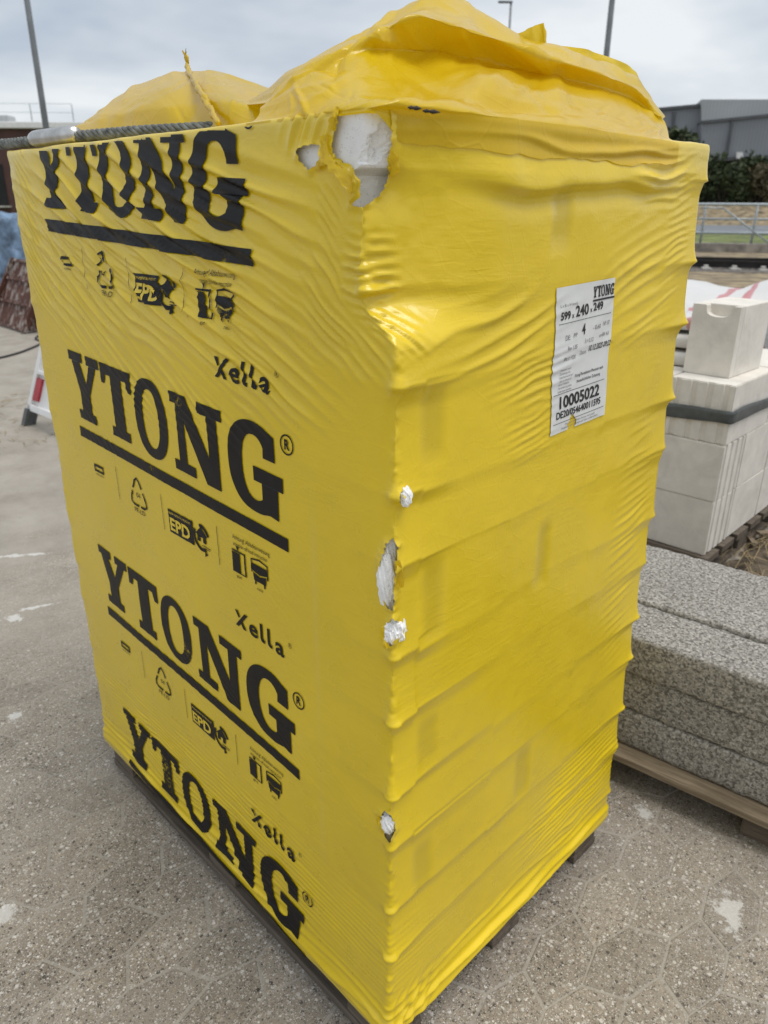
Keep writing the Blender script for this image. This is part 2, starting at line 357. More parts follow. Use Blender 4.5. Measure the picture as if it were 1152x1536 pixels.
bank = np_mesh('bank', [B(-150, 70, .2), B(150, 70, .2), B(150, 76, 2.0), B(-150, 76, 2.0), B(150, 140, 2.2), B(-150, 140, 2.2)], [(0, 1, 2, 3), (3, 2, 4, 5)])
structure(link('bank', bank, M_DRY))
tr = tag(empty('railway_track', B(4, 23.5)), 'dark railway track with pale concrete sleepers beyond the block stacks', 'railway track')
def child_at(o, par): o.parent = par; o.matrix_parent_inverse = par.matrix_basis.inverted(); return o
def fixpar(o, par): o.parent = par; o.matrix_parent_inverse = Matrix.Translation(-Vector(par.location)) if par.rotation_euler.z == 0 else (Matrix.Translation(par.location) @ Matrix.Rotation(par.rotation_euler.z, 4, 'Z')).inverted(); return o
for n_ in (22.75, 24.25):
    bm = bmesh.new()
    add_box(bm, B(-8, n_, .075), (70, .14, .03), BR); add_box(bm, B(-8, n_, .15), (70, .03, .13), BR); add_box(bm, B(-8, n_, .225), (70, .075, .045), BR)
    fixpar(link('rail', bm_mesh('rail', bm), M_RAIL), tr)
me = box_mesh('sleeper', (0, 0, 0), (.24, 2.5, .1), 0, .02)
me.materials.append(M_SLEEP)
for k in range(60):
    o = bpy.data.objects.new('sleeper', me); COL.objects.link(o); o.location = B(-24+.72*k, 23.5, .02+random.uniform(-.01, .01)); o.rotation_euler = (0, 0, BR); fixpar(o, tr)
clip = box_mesh('rail_clip', (0, 0, 0), (.12, .12, .06), 0, .015); clip.materials.append(M_SLEEP)
for k in range(60):
    o = bpy.data.objects.new('rail_clip', clip); COL.objects.link(o); o.location = B(-24+.72*k, 22.62, .1); o.rotation_euler = (0, 0, BR); fixpar(o, tr)
pl = tag(bgbox('platform_kerb', -60, 60, 31.7, 32.6, -.05, .33, M_CONC), 'low weathered concrete kerb wall carrying the steel railing', 'kerb wall')
rl = tag(empty('steel_railing', B(4, 32.1, .33)), 'galvanised steel railing with a sloping handrail on the concrete kerb', 'railing')
def rtube(name, a, b, rad): return fixpar(link(name, tube_mesh(name, [a, tuple((np.array(a)+b)/2), b], rad, 8), M_GALV), rl)
for z, rad in ((1.70, .05), (1.19, .04), (.70, .05)): rtube('rail_bar', B(-12, 32.1, z), B(22, 32.1, z), rad)
def bpx(px, n):   # t and z where the ray through a photo pixel meets the plane n
    d = ray(px); q = CAM+d*(n/(d[:2]@EN)); return (q[:2]-CAM[:2])@ET, q[2]
tp0 = bpx((1054, 340), 32.1)[0]; tdp = bpx((1131, 340), 32.1)[0]-tp0
for k in range(-5, 7): rtube('post', B(tp0+k*tdp, 32.1, .3), B(tp0+k*tdp, 32.1, 1.7), .045)
ha, hb_, hc = bpx((1050, 312), 31.95), bpx((1085, 312), 31.95), bpx((1160, 370), 31.95)
rtube('handrail', B(ha[0], 31.95, hb_[1]), B(hb_[0], 31.95, hb_[1]), .03); rtube('handrail', B(hb_[0], 31.95, hb_[1]), B(hc[0], 31.95, hc[1]), .03)

# leafy crowns ------------------------------------------------------
def leaf_mat(name, a, b):
    m, t, p, o = mat(name); v = pos(t); oi = nd(t, 'ShaderNodeObjectInfo')
    c = ramp(t, noise(t, v, 1.4, 3, 0.6), [(0.3, a), (0.7, b)]); t.links.new(c, p.inputs['Base Color']); p.inputs['Roughness'].default_value = 0.7; return m
M_LEAF = leaf_mat('leaf_green', (0.022, 0.034, 0.012), (0.07, 0.095, 0.03)); M_LEAF2 = leaf_mat('leaf_brownish', (0.05, 0.045, 0.02), (0.13, 0.10, 0.045)); M_BARK = simple('bark', (0.09, 0.07, 0.05), 0.9, 0.3, 6)
def crown(rx, ry, rz, cz, n, size, seed):
    g = np.random.default_rng(seed); lob = g.normal(size=(14, 3)); lob /= np.linalg.norm(lob, axis=1)[:, None]; lob[:, 2] = np.abs(lob[:, 2])*1.1-.35
    cen = lob*np.array([rx, ry, rz])*.62*g.uniform(.7, 1.15, (14, 1)); V = []; F = []
    for i in range(n):
        c = cen[g.integers(14)]; d = g.normal(size=3); d /= np.linalg.norm(d); p = c+d*np.array([rx, ry, rz])*.5*g.uniform(.35, 1.05)
        a = g.normal(size=3); a /= np.linalg.norm(a); b = np.cross(a, g.normal(size=3)); b /= np.linalg.norm(b); s = size*g.uniform(.6, 1.4); p = p+np.array([0, 0, cz]); k = len(V)
        V += [p-a*s, p+b*s*.45, p+a*s, p-b*s*.45]; F.append((k, k+1, k+2, k+3))
    return np_mesh('crown', V, F)
def bush(name, loc, rx, rz, m, label, seed, n=1500, size=.22, ry=None, group=None, stem=.5):
    e = tag(empty(name, loc), label, 'bush' if name != 'tree' else 'tree', group)
    link('crown', crown(rx, ry or rx*.8, rz, rz*.55+stem, n, size, seed), m, e)
    parts = []
    for k in range(5):
        a = k*1.26+seed; parts.append(tube([(0.1*math.cos(a), .1*math.sin(a), -.1), (.2*rx*math.cos(a), .2*rx*math.sin(a), rz*.4+stem*.6), (.45*rx*math.cos(a), .45*rx*math.sin(a), rz*.9+stem)], [.09, .06, .02], 6))
    link('trunk', np_mesh('trunk', *merge(parts), True), M_BARK, e)
    return e
hb = 'hedge bushes on the bank'
for k, (px, dn, rx, rz, mm, lb) in enumerate(((1000, 0, 3.0, 2.7, 0, 'dark green hedge bush behind the shoulder of the yellow pack'), (1050, 1, 2.6, 2.9, 0, 'dark green hedge bush under the downpipe of the grey hall'), (1084, 0, 2.4, 2.5, 0, 'dark green bush between the downpipe and the wall lamp'), (1113, 1, 2.4, 3.0, 0, 'tall dark green bush just below the white wall lamp'),
        (1140, -.6, 2.0, 2.3, 1, 'brownish dry bush among the green hedge below the hall'), (1172, 1, 2.6, 3.4, 0, 'tall green bush past the brownish dry one'))):
    t_, z_ = bpx((px, 290), 78+dn); bush('bush', B(t_, 78+dn, 1.85), rx, rz, (M_LEAF, M_LEAF2)[mm], lb, 30+k, 2300, .26, group=hb, stem=.2)

# industrial hall ----------------------------------------------------
def clad_mat(name, col):
    m, t, p, o = mat(name); v = objc(t); wv = nd(t, 'ShaderNodeTexWave', i_Scale=1.1, i_Distortion=0.0); t.links.new(v, wv.inputs['Vector'])
    c = mixc(t, 0.10, ramp(t, noise(t, v, .15, 4, 0.6), [(0.3, tuple(x*.9 for x in col)), (0.7, tuple(x*1.08 for x in col))]), wv.outputs['Color'], 'MULTIPLY')
    t.links.new(c, p.inputs['Base Color']); p.inputs['Roughness'].default_value = 0.5; return m
M_CLAD = clad_mat('grey_cladding', (0.26, 0.28, 0.305)); M_CLAD2 = clad_mat('pale_cladding', (0.40, 0.42, 0.425)); M_TRIM = simple('dark_trim', (0.09, 0.095, 0.10), 0.5, 0.1, 1); M_DARK = simple('dark_opening', (0.012, 0.012, 0.013), 0.8, 0.2, 1); M_WHITE = simple('white_paint', (0.75, 0.75, 0.74), 0.45, 0.05, 6)
hall = tag(empty('industrial_hall', B(20, 92, 2)), 'grey metal clad industrial hall with a dark open base above the hedge', 'industrial hall')
def hpart(name, t0, t1, n0, n1, z0, z1, m): return fixpar(bgbox(name, t0, t1, n0, n1, z0, z1, m), hall)
def quad_wall(name, poly, n, thick, m):
    a = [B(t_, n, z) for t_, z in poly]; b = [B(t_, n+thick, z) for t_, z in poly]; k = len(poly)
    return fixpar(link(name, np_mesh(name, a+b, [tuple(range(k)), tuple(range(k, 2*k))[::-1]]+[(i, k+i, k+(i+1) % k, (i+1) % k) for i in range(k)]), m), hall)
HN = 92
L = lambda *ps: [bpx(p, HN) for p in ps]
quad_wall('wall_panel', L((900, 236), (1052, 236), (1052, 160), (900, 174)), HN, 20, M_CLAD)
quad_wall('wall_panel', L((1046, 189), (1300, 164), (1300, 232), (1046, 240)), HN-3, 20, M_CLAD)
quad_wall('roof_screen', L((1050, 151), (1300, 151), (1300, 172), (1050, 188)), HN-1, 8, M_CLAD2)
quad_wall('roof_trim', L((900, 170), (1053, 156), (1053, 160), (900, 175)), HN-.4, 20.5, M_TRIM)
quad_wall('roof_trim', L((1046, 186), (1300, 160), (1300, 164), (1046, 190)), HN-3.3, 4, M_TRIM)
quad_wall('base_beam', L((900, 237), (1046, 240), (1300, 230), (1300, 235), (1046, 245), (900, 242)), HN-3.2, 1, M_TRIM)
quad_wall('open_base', L((900, 242), (1046, 244), (1300, 234), (1300, 325), (900, 325)), HN-1, 10, M_DARK)
quad_wall('downpipe', L((1009, 168), (1013, 168), (1009, 236), (1005, 236)), HN-.3, .3, M_TRIM)
quad_wall('downpipe', L((1089, 186), (1092, 186), (1084, 237), (1081, 237)), HN-3.3, .3, M_TRIM)
for px in (1100, 1155): quad_wall('wall_lamp', L((px-5, 232), (px+4, 232), (px+4, 241), (px-5, 241)), HN-3.8, .4, M_WHITE)
t_, z_ = bpx((1022, 215), 84)
t_, z_ = bpx((1019, 213), 84); bush('tree', B(t_, 84, 2.0), 2.0, 1.8, M_LEAF, 'dark leafy tree in front of the grey hall', 77, 900, .3, stem=z_-3.2)
t_, z_ = bpx((1080, 215), 84)

# lamp posts -----------------------------------------------------------
M_POLE = simple('pole_steel', (0.20, 0.22, 0.235), 0.55, 0.1, 2)
def lamp_post(px, dist, rad, h, label, head=True, arm=0.0):
    q = ray(px); q = CAM[:2]+q[:2]/np.linalg.norm(q[:2])*dist
    e = tag(empty('lamp_post', (q[0], q[1], 0)), label, 'lamp post')
    link('pole', tube_mesh('pole', [(0, 0, -.1), (0, 0, h/2), (0, 0, h)], [rad*1.25, rad, rad*.8], 10), M_POLE, e)
    bm = bmesh.new(); a = math.atan2(CR[1], CR[0])
    add_box(bm, (-.35*math.cos(a), -.35*math.sin(a), h+.03), (.9, .22, .12), a, .04); link('lamp_head', bm_mesh('lamp_head', bm), M_POLE, e)
    return e
lamp_post((70, 197), 24, .075, 12, 'tall thin grey lamp post in front of the brick building')
lamp_post((912, 60), 26, .085, 13, 'tall grey lamp post rising behind the crumpled yellow film')
d_ = ray((764, 4)); lamp_post((765, 30), 55, .09, 1.5376+d_[2]/np.linalg.norm(d_[:2])*55, 'distant lamp post with its head showing above the film')

# brick building ---------------------------------------------------------
def brick_mat():
    m, t, p, o = mat('brick_wall'); v = objc(t)
    b = nd(t, 'ShaderNodeTexBrick', i_Scale=4.0, i_Mortar_Size=0.012); b.inputs['Color1'].default_value = (0.115, 0.05, 0.042, 1); b.inputs['Color2'].default_value = (0.075, 0.038, 0.034, 1); b.inputs['Mortar'].default_value = (0.12, 0.10, 0.09, 1)
    mpn = nd(t, 'ShaderNodeMapping'); mpn.inputs['Rotation'].default_value = (R(90), 0, 0); t.links.new(v, mpn.inputs[0]); t.links.new(mpn.outputs[0], b.inputs['Vector'])
    c = mixc(t, 0.5, b.outputs['Color'], ramp(t, noise(t, v, .8, 5, .6), [(0.3, (0.06, 0.032, 0.03)), (0.7, (0.13, 0.065, 0.055))])); t.links.new(c, p.inputs['Base Color']); p.inputs['Roughness'].default_value = 0.9; return m
M_BRICK = brick_mat()
bb = tag(empty('brick_building', tuple(CAM[:2]+np.array(ray((30, 300)))[:2]/np.linalg.norm(ray((30, 300))[:2])*52)+(0,), YAW+math.pi*0), 'dark red brick building with a white parapet and roof railings', 'building')
bb.rotation_euler = (0, 0, -YAW*0+math.atan2(CR[1], CR[0]))
dd = -0  # local x runs with the picture's right, y away from the viewer
zt = 5.55
link('wall', box_mesh('wall', (-6, 6, zt/2-.5), (25, 12, zt+1), 0), M_BRICK, bb)
link('parapet', box_mesh('parapet', (-6, 6, zt+.17), (25.6, 12.6, .34), 0, .05), M_WHITE, bb)
for x in np.arange(-17.5, 4, 4.0):
    wdw = link('window', box_mesh('window', (x, -.03, 2.6), (1.6, .12, 2.2), 0), M_DARK, bb); link('sill', box_mesh('sill', (x, -.12, 1.42), (1.9, .3, .1), 0, .02), M_SLEEP, wdw)
for z in (.55, 1.0): link('roof_railing', tube_mesh('roof_railing', [(-18, .6, zt+.34+z), (-8, .6, zt+.34+z), (3.6, .6, zt+.34+z)], .013, 6), M_GALV, bb)
for x in np.arange(-18, 3.7, 2.4): link('railing_post', tube_mesh('railing_post', [(x, .6, zt+.3), (x, .6, zt+.9), (x, .6, zt+1.34)], .03, 6), M_GALV, bb)
for x in (-1.6, -6.0): link('roof_vent', box_mesh('roof_vent', (x, 3, zt+.7), (1.2, 1.0, .5), 0, .1), M_CLAD2, bb)

# ------------------------------------------------------------------ the wrapped pack: film surface
W, D, ZT = 1.177, 0.784, 1.640
PER = [(-W, D), (-W, 0), (0, 0), (0, D), (-W, D)]
def sharp(s):
    s = np.asarray(s, float)
    x = np.where(s < -W, -W, np.where(s < 0, s, np.where(s < D, 0, D-s)))
    y = np.where(s < -W, -W-s, np.where(s < 0, 0, np.where(s < D, s, D)))
    return x, y
def sharpn(s):
    nx = np.where(s < -W, -1.0, np.where(s < 0, 0, np.where(s < D, 1.0, 0))); ny = np.where(s < -W, 0, np.where(s < 0, -1.0, np.where(s < D, 0, 1.0))); return nx, ny
LEDGE = [1.72, 1.585, 1.445, 1.333, 1.188, 1.085, .938, .822, .680, .574, .432, .318, .185, .0]
LAMP = [0, 1.0, .8, 1.35, 1.1, .9, 1.0, 1.2, 1.1, 1.0, 1.1, .9, .6, 0]
PATCH = [ # s, z, rs, rz, crest angle, wavelength, amplitude
 (-.78, 1.525, .30, .10, -20, .036, .0050), (-.42, 1.50, .24, .11, -14, .033, .0036), (-.86, 1.38, .18, .10, -30, .027, .0034), (-.50, 1.365, .26, .07, -20, .027, .0031),
 (-1.10, 1.48, .05, .16, -42, .014, .0018), (-.28, 1.30, .14, .06, -25, .022, .0019), (-.60, 1.22, .26, .06, -28, .017, .0008), (-.62, .95, .4, .1, -30, .012, .00025),
 (-.62, .30, .62, .11, -2, .0135, .0009), (-.6, .15, .7, .05, 2, .024, .0020), (-.62, .60, .45, .06, -25, .013, .0003), (-.12, 1.42, .05, .07, -35, .017, .0018), (-.15, 1.625, .05, .03, 55, .022, .0022), (-.10, 1.53, .035, .03, -35, .013, .0014),
 (-.02, 1.455, .035, .045, -4, .0135, .0026), (.02, 1.455, .028, .045, 3, .0135, .0024), (.02, 1.40, .05, .03, -38, .014, .0020), (-.06, 1.36, .05, .03, -38, .016, .0016),
 (.21, 1.375, .15, .05, 14, .026, .0014), (.30, 1.30, .10, .05, 9, .015, .0008), (.62, 1.585, .09, .04, 4, .020, .0018), (.60, 1.43, .10, .10, 16, .022, .0008), (.70, 1.50, .04, .13, 14, .014, .0007), (-.62, 1.47, .42, .12, -18, .0125, .0009), (-.95, 1.42, .18, .16, -34, .0120, .0008), (-.35, 1.36, .20, .10, -22, .0120, .0007),
 (.42, 1.615, .30, .012, 1, .03, .0025), (.60, .29, .18, .12, 4, .016, .0013), (.40, .13, .45, .05, 0, .026, .0034), (.05, .14, .07, .05, 35, .02, .0022), (.30, 1.22, .06, .05, 8, .014, .0006), (.68, .9, .06, .25, 10, .02, .0007), (-.9, 1.10, .2, .1, -35, .016, .0003)]
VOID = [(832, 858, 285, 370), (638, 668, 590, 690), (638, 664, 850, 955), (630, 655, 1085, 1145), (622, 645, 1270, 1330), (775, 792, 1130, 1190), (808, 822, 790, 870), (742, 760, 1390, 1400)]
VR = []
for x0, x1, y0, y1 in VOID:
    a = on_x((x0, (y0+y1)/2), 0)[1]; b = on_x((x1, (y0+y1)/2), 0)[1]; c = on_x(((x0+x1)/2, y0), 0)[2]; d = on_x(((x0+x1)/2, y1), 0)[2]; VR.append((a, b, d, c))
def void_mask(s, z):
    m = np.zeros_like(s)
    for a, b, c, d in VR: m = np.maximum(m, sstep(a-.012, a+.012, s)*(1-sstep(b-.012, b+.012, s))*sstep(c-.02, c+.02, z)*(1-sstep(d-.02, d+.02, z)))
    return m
def film(s, z, off=0.0):
    s = np.asarray(s, float); z = np.asarray(z, float); s, z = np.broadcast_arrays(s, z)
    ro = np.where(np.abs(s) < .1, .006, .012)
    X = Y = NX = NY = 0
    for k in (-1, -.5, 0, .5, 1):
        x, y = sharp(s+k*ro); nx, ny = sharpn(s+k*ro); X = X+x/5; Y = Y+y/5; NX = NX+nx/5; NY = NY+ny/5
    ln = np.hypot(NX, NY)+1e-9; NX /= ln; NY /= ln
    # stepped profile of the courses
    right = sstep(-.03, .004, s)*(1-sstep(D-.002, D+.06, s))
    A = .0013+.0062*np.exp(-((s-.0)/.09)**2)+.0048*np.exp(-((s-D)/.08)**2)+.0024*vn(s*7, z*4, 5)
    A = A*(.15+.85*right)+.0016*np.exp(-((s+W)/.05)**2)
    zz = z+.006*vn(s*5, z*0+1, 9)+.018*(vn(s*0+np.floor(s/.262), np.round(z*7.9), 12))*(s > .05)-.004*sstep(.3, .42, s)
    d = np.zeros_like(zz)
    for k in range(len(LEDGE)-1):
        hi, lo = LEDGE[k], LEDGE[k+1]
        t = np.clip((hi-zz)/(hi-lo), 0, 1)
        inside = (zz < hi) & (zz >= lo)
        d = np.where(inside, -A*LAMP[k]*1.25*sstep(0, .24, t)*(1-t)**.85, d)
        lm = .75+.9*vn(s*8+k*3.1, s*0+k, 14); e = zz-hi
        d = d+LAMP[k]*(.0068*np.exp(-((s-D)/.014)**2)+.0052*np.exp(-((s-.003)/.011)**2))*lm*np.where(e > 0, np.exp(-(e/.012)), np.exp(-(e/.0055)**2))
        d = d+A*LAMP[k]*.50*lm*np.where(e > 0, np.exp(-(e/.018)), np.exp(-(e/.006)**2))
    d = d+A*.55*right
    d = d+.0030*fbm(s*3.2, z*2.4, 21, 3)+.0006*fbm(s*30, z*30, 22, 2)
    # the bulging left silhouette and the right crest beads
    d = d+.0022*np.exp(-((s+W)/.03)**2)*fbm(z*18, s*0, 31, 3)*2+.0040*np.exp(-(s/.011)**2)*fbm(z*75, s*60, 33, 3)*sstep(.1, .2, z)
    for i, (s0, z0, rs, rz, an, lam, amp) in enumerate(PATCH):
        a = R(an); ds = s-s0; dz = z-z0
        m = np.exp(-((ds/rs)**2+(dz/rz)**2)**1.5)
        if amp < 1e-9: continue
        q = (-math.sin(a)*ds+math.cos(a)*dz); al = math.cos(a)*ds+math.sin(a)*dz
        q = q+lam*.9*fbm(al/(lam*7), q/(lam*3.2), 40+i, 2)
        ph = q/lam*2*math.pi; br = .35+1.3*np.clip(.5+1.4*vn(al/(lam*5), q/lam*.9, 70+i), 0, 1)
        d = d+amp*m*br*(2.3*(.5+.5*np.sin(ph+.35*np.sin(ph)))**2.0-.75)
    # pleat hanging below the rim on the right, bottom tuck, unbacked pockets
    zp = 1.574-.012*np.exp(-((s-.25)/.1)**2)+.006*vn(s*12, s*0, 91); mp_ = sstep(.10, .22, s)*(1-sstep(.55, .70, s))
    d = d+mp_*(.0085*np.exp(-(np.maximum(zp-z, 0)/.006)**2)*np.exp(-(np.maximum(z-zp, 0)/.030)**2)-.004*np.exp(-((z-zp+.018)/.012)**2))
    d = d-.003*void_mask(s, z)*right
    d = d-.020*(1-sstep(.055, .10, z))+.008*np.exp(-((z-.115)/.03)**2)*(1+.8*vn(s*7, z*30, 51))
    d = d-.002*sstep(ZT-.010, ZT+.002, z)**2
    d = d+off
    X = X+NX*d; Y = Y+NY*d
    # broken top corner: the film sinks over the missing lump of block
    c = .060*sstep(1.375, 1.435, z)*(1-.25*sstep(1.56, 1.64, z))
    wr = np.where(s >= 0, (1-sstep(-.02, .21, s)), np.clip(1+s/.16, 0, 1)**1.0)
    wr = np.where(s >= 0, wr/float(1-sstep(-.02, .21, 0.0)), wr)
    X = X-c*wr
    X = X+(.004*fbm(s*25, z*25, 61, 3))*sstep(1.40, 1.45, z)*np.exp(-(s/.12)**2)
    Zo = z+.0
    return np.stack([X, Y, Zo], -1)
# grid
sA = np.arange(-W-.012, D+.0121, .003)
sB = np.concatenate([np.arange(-W-D+.0, -W-.02, .04), sA, np.arange(D+.03, D+W+.001, .04)])
zA = np.linspace(.062, ZT, 526)
S, Z = np.meshgrid(sB, zA)
Z2 = np.where(Z < .3, Z+(.3-Z)/.24*(.010+.022*fbm(S*4, S*0, 81, 3)+.006*fbm(S*40, S*0, 82, 2)+.012*np.exp(-(S/.2)**2)), Z)
Z2 = np.where(Z2 > 1.5, Z2+(Z2-1.5)/.14*(.0025*fbm(S*9, S*0, 83, 3)), Z2)
FP = film(S, Z2)
# rim folds in over the top of the load
cx, cy = -W/2, D/2
rim = []
for k, (dn, dz) in enumerate(((.002, .0012), (.005, .0018), (.02, .001), (.10, -.001), (.30, -.002))):
    P = FP[-1].copy(); v = np.array([cx, cy])-P[:, :2]; v /= np.linalg.norm(v, axis=1)[:, None]; P[:, :2] += v*dn*1.3; P[:, 2] += dz+.002*fbm(sB*15, sB*0+k*.3, 84, 2)*(k > 1); rim.append(P)
G = np.concatenate([FP, np.array(rim)], 0)
nr, nc = G.shape[:2]
PX = pix(G.reshape(-1, 3)).reshape(nr, nc, 2)
HOLES = [[(508, 130), (590, 130), (586, 157), (588, 200), (584, 230), (582, 256), (570, 292), (556, 304), (544, 311), (527, 309), (535, 290), (534, 275), (527, 262), (515, 250), (504, 244), (499, 213), (505, 193), (509, 175)],
 [(444, 226), (454, 219), (470, 216), (479, 219), (482, 230), (486, 240), (476, 247), (467, 257), (458, 250), (449, 238)],
 [(580, 812), (590, 808), (597, 817), (594, 856), (590, 880), (592, 900), (588, 913), (579, 909), (573, 890), (568, 868), (570, 838)],
 [(580, 935), (589, 926), (600, 932), (604, 940), (602, 952), (592, 960), (584, 969), (579, 955)],
 [(600, 738), (605, 736), (608, 750), (601, 754)], [(570, 1220), (578, 1213), (588, 1222), (593, 1240), (586, 1258), (577, 1255), (570, 1240)]]
def sdist(P, poly):
    P = P.reshape(-1, 2); poly = np.array(poly, float); d = np.full(len(P), 1e9); ins = np.zeros(len(P), bool)
    for a, b in zip(poly, np.roll(poly, -1, 0)):
        e = b-a; t = np.clip(((P-a)@e)/(e@e), 0, 1); d = np.minimum(d, np.linalg.norm(P-a-t[:, None]*e, axis=1))
        c = ((a[1] > P[:, 1]) != (b[1] > P[:, 1])) & (P[:, 0] < (b[0]-a[0])*(P[:, 1]-a[1])/(b[1]-a[1]+1e-12)+a[0]); ins ^= c
    return np.where(ins, -d, d)
near = (np.abs(np.concatenate([sB]))[None, :] < .35) & np.ones((nr, 1), bool)
HD = np.full((nr, nc), 1e3)
for poly in HOLES:
    q = PX[near]+np.stack([vn(PX[near][:, 0]*.35, PX[near][:, 1]*.35, 3), vn(PX[near][:, 0]*.35, PX[near][:, 1]*.35, 4)], -1)*5
    HD[near] = np.minimum(HD[near], sdist(q, poly))
# torn lips curl outwards a little
sg = np.broadcast_to(sB[None, :], (nr, nc)); lip = np.exp(-(np.maximum(HD, 0)/5)**2)*near
curl = lip*(.0035+.007*vn(PX[..., 0]*.12, PX[..., 1]*.12, 6)); G[..., 0] += curl*np.where(sg > -.03, .9, .2); G[..., 1] -= curl*np.where(sg > .03, .1, .9)
gi_, gj_ = np.gradient(HD); dPi = np.gradient(G, axis=0); dPj = np.gradient(G, axis=1); g2 = gi_**2+gj_**2+1e-6
fc = (HD[:-1, :-1]+HD[1:, :-1]+HD[:-1, 1:]+HD[1:, 1:])/4
kf = fc > 0; cnt = np.zeros((nr, nc)); 
for a_, b_ in ((0, 0), (0, 1), (1, 0), (1, 1)): cnt[a_:nr-1+a_, b_:nc-1+b_] += ~kf
edge = (cnt > 0) & (np.abs(HD) < 8)
si = np.clip(-HD*gi_/g2, -.95, .95)*edge; sj = np.clip(-HD*gj_/g2, -.95, .95)*edge
G = G+si[..., None]*dPi+sj[..., None]*dPj
idx = np.arange(nr*nc).reshape(nr, nc)
Fq = np.stack([idx[:-1, :-1], idx[:-1, 1:], idx[1:, 1:], idx[1:, :-1]], -1)[fc > 0]
pack = tag(empty('wrapped_block_pack', (-W/2, D/2, .1)), 'tall pack of concrete blocks shrink-wrapped in torn yellow printed film', 'block pack')
def pk(o): o.parent = pack; o.matrix_parent_inverse = Matrix.Translation((W/2, -D/2, -.1)); return o
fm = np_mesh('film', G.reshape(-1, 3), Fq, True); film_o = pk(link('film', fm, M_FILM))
def attr(name, val): a = fm.attributes.new(name, 'FLOAT', 'POINT'); a.data.foreach_set('value', np.ascontiguousarray(val, np.float32).ravel())
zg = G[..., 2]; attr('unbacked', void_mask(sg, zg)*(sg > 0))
rub_lit = np.exp(-((zg-ZT)/.02)**2)*.5+np.exp(-((sg-D+.02)/.05)**2)*sstep(1.58, 1.62, zg)+np.exp(-((sg+W)/.10)**2)*sstep(1.45, 1.6, zg)*.8+.25*np.exp(-((sg-.04)/.05)**2)*np.exp(-((zg-1.415)/.03)**2)+.35*np.exp(-((sg+.175)/.006)**2)*(zg < 1.2)*np.clip(.5+vn(zg*6, zg*0, 8)*2, 0, 1)  # pale scuffs and streak, plus a highlight painted on the upward corner slope
attr('rubbed_lit', np.clip(rub_lit, 0, 1))
film_inv = film_o.matrix_parent_inverse

# blocks of the near corner column seen through the tears
def pkblock(z0, z1, chop):
    nx, ny, nz = 60, 30, 26
    bm = bmesh.new(); X0, X1, Y0, Y1 = -.585, -.0105, .0070, .255
    def face(P):
        h, w_ = P.shape[:2]; vv = [[bm.verts.new(P[i, j]) for j in range(w_)] for i in range(h)]
        for i in range(h-1):
            for j in range(w_-1): bm.faces.new((vv[i][j], vv[i][j+1], vv[i+1][j+1], vv[i+1][j]))
    def warp(P):
        P = P.copy(); x, y, z = P[..., 0], P[..., 1], P[..., 2]; f = (z-z0)/(z1-z0)
        if chop:
            # the lump broken off the corner: upper overhang, then a deeper bite, then a lower shoulder
            nz_ = .014*fbm(y*60+z*9, z*62, 5, 5)+.007*np.round(2.4*vn(y*24+3, z*30+y*9, 8))*.7+.002
            fx = film(np.maximum(y-Y0, 0), np.clip(z, 0, 1.62))[..., 0]-.0055
            bite = np.interp(f, [0, .35, .55, .70, .745, .775, 1.0], [.004, .004, .006, .012, .020, .001, .000])*(1-sstep(.05, .13, y))
            lim = fx-bite+np.minimum(nz_, .0)*(1-sstep(.06, .14, y))-.35*np.maximum(.03-(y-Y0), 0)
            P[..., 0] = np.minimum(x, lim)
        else:
            e = np.maximum((x-X1+.02)+(Y0+.02-y)-.034, 0); P[..., 0] = x-e*.5+.002*vn(z*80, y*80, 7)*(e > 0); P[..., 1] = y+e*.5
        return P
    a = np.linspace(0, 1, 121)**1.0; xs = X0+(X1-X0)*np.concatenate([np.linspace(0, .6, 8), np.linspace(.62, 1, 100)]); ys = Y0+(Y1-Y0)*np.linspace(0, 1, 80); zs = np.linspace(z0, z1, 90 if chop else 30)
    gx, gz = np.meshgrid(xs, zs); face(warp(np.stack([gx, gx*0+Y0, gz], -1)))
    gy, gz = np.meshgrid(ys, zs); face(warp(np.stack([gy*0+X1, gy, gz], -1)))
    gx, gy = np.meshgrid(xs, ys); face(warp(np.stack([gx, gy, gx*0+z1], -1))); face(warp(np.stack([gx, gy, gx*0+z0], -1)))
    gx, gz = np.meshgrid(xs[[0, 50, -1]], zs[[0, -1]]); face(np.stack([gx, gx*0+Y1, gz], -1))
    gy, gz = np.meshgrid(ys[[0, -1]], zs[[0, -1]]); face(np.stack([gy*0+X0, gy, gz], -1))
    bmesh.ops.remove_doubles(bm, verts=bm.verts[:], dist=1e-5)
    return bm_mesh('block', bm, False)
for k in range(6):
    z0 = .143+.249*k; pk(link('block', pkblock(z0+.001, z0+.248, k == 5), M_AACW))

# ------------------------------------------------------------------ print on the film
def curve_mesh2d(polys):
    cu = bpy.data.curves.new('c', 'CURVE'); cu.dimensions = '2D'; cu.fill_mode = 'BOTH'
    for p in polys:
        sp = cu.splines.new('POLY'); sp.points.add(len(p)-1)
        for q, (x, y) in zip(sp.points, p): q.co = (x, y, 0, 1)
        sp.use_cyclic_u = True
    return curve_to(cu)
def curve_to(cu):
    o = bpy.data.objects.new('c', cu); COL.objects.link(o); dg = bpy.context.evaluated_depsgraph_get()
    me = bpy.data.meshes.new_from_object(o.evaluated_get(dg)); bpy.data.objects.remove(o); bpy.data.curves.remove(cu)
    bm = bmesh.new(); bm.from_mesh(me); bpy.data.meshes.remove(me); return bm
def text2d(txt, bold=.0):
    cu = bpy.data.curves.new('t', 'FONT'); cu.body = txt; cu.size = 1.0; cu.offset = bold; cu.resolution_u = 3; bm = curve_to(cu)
    return bm
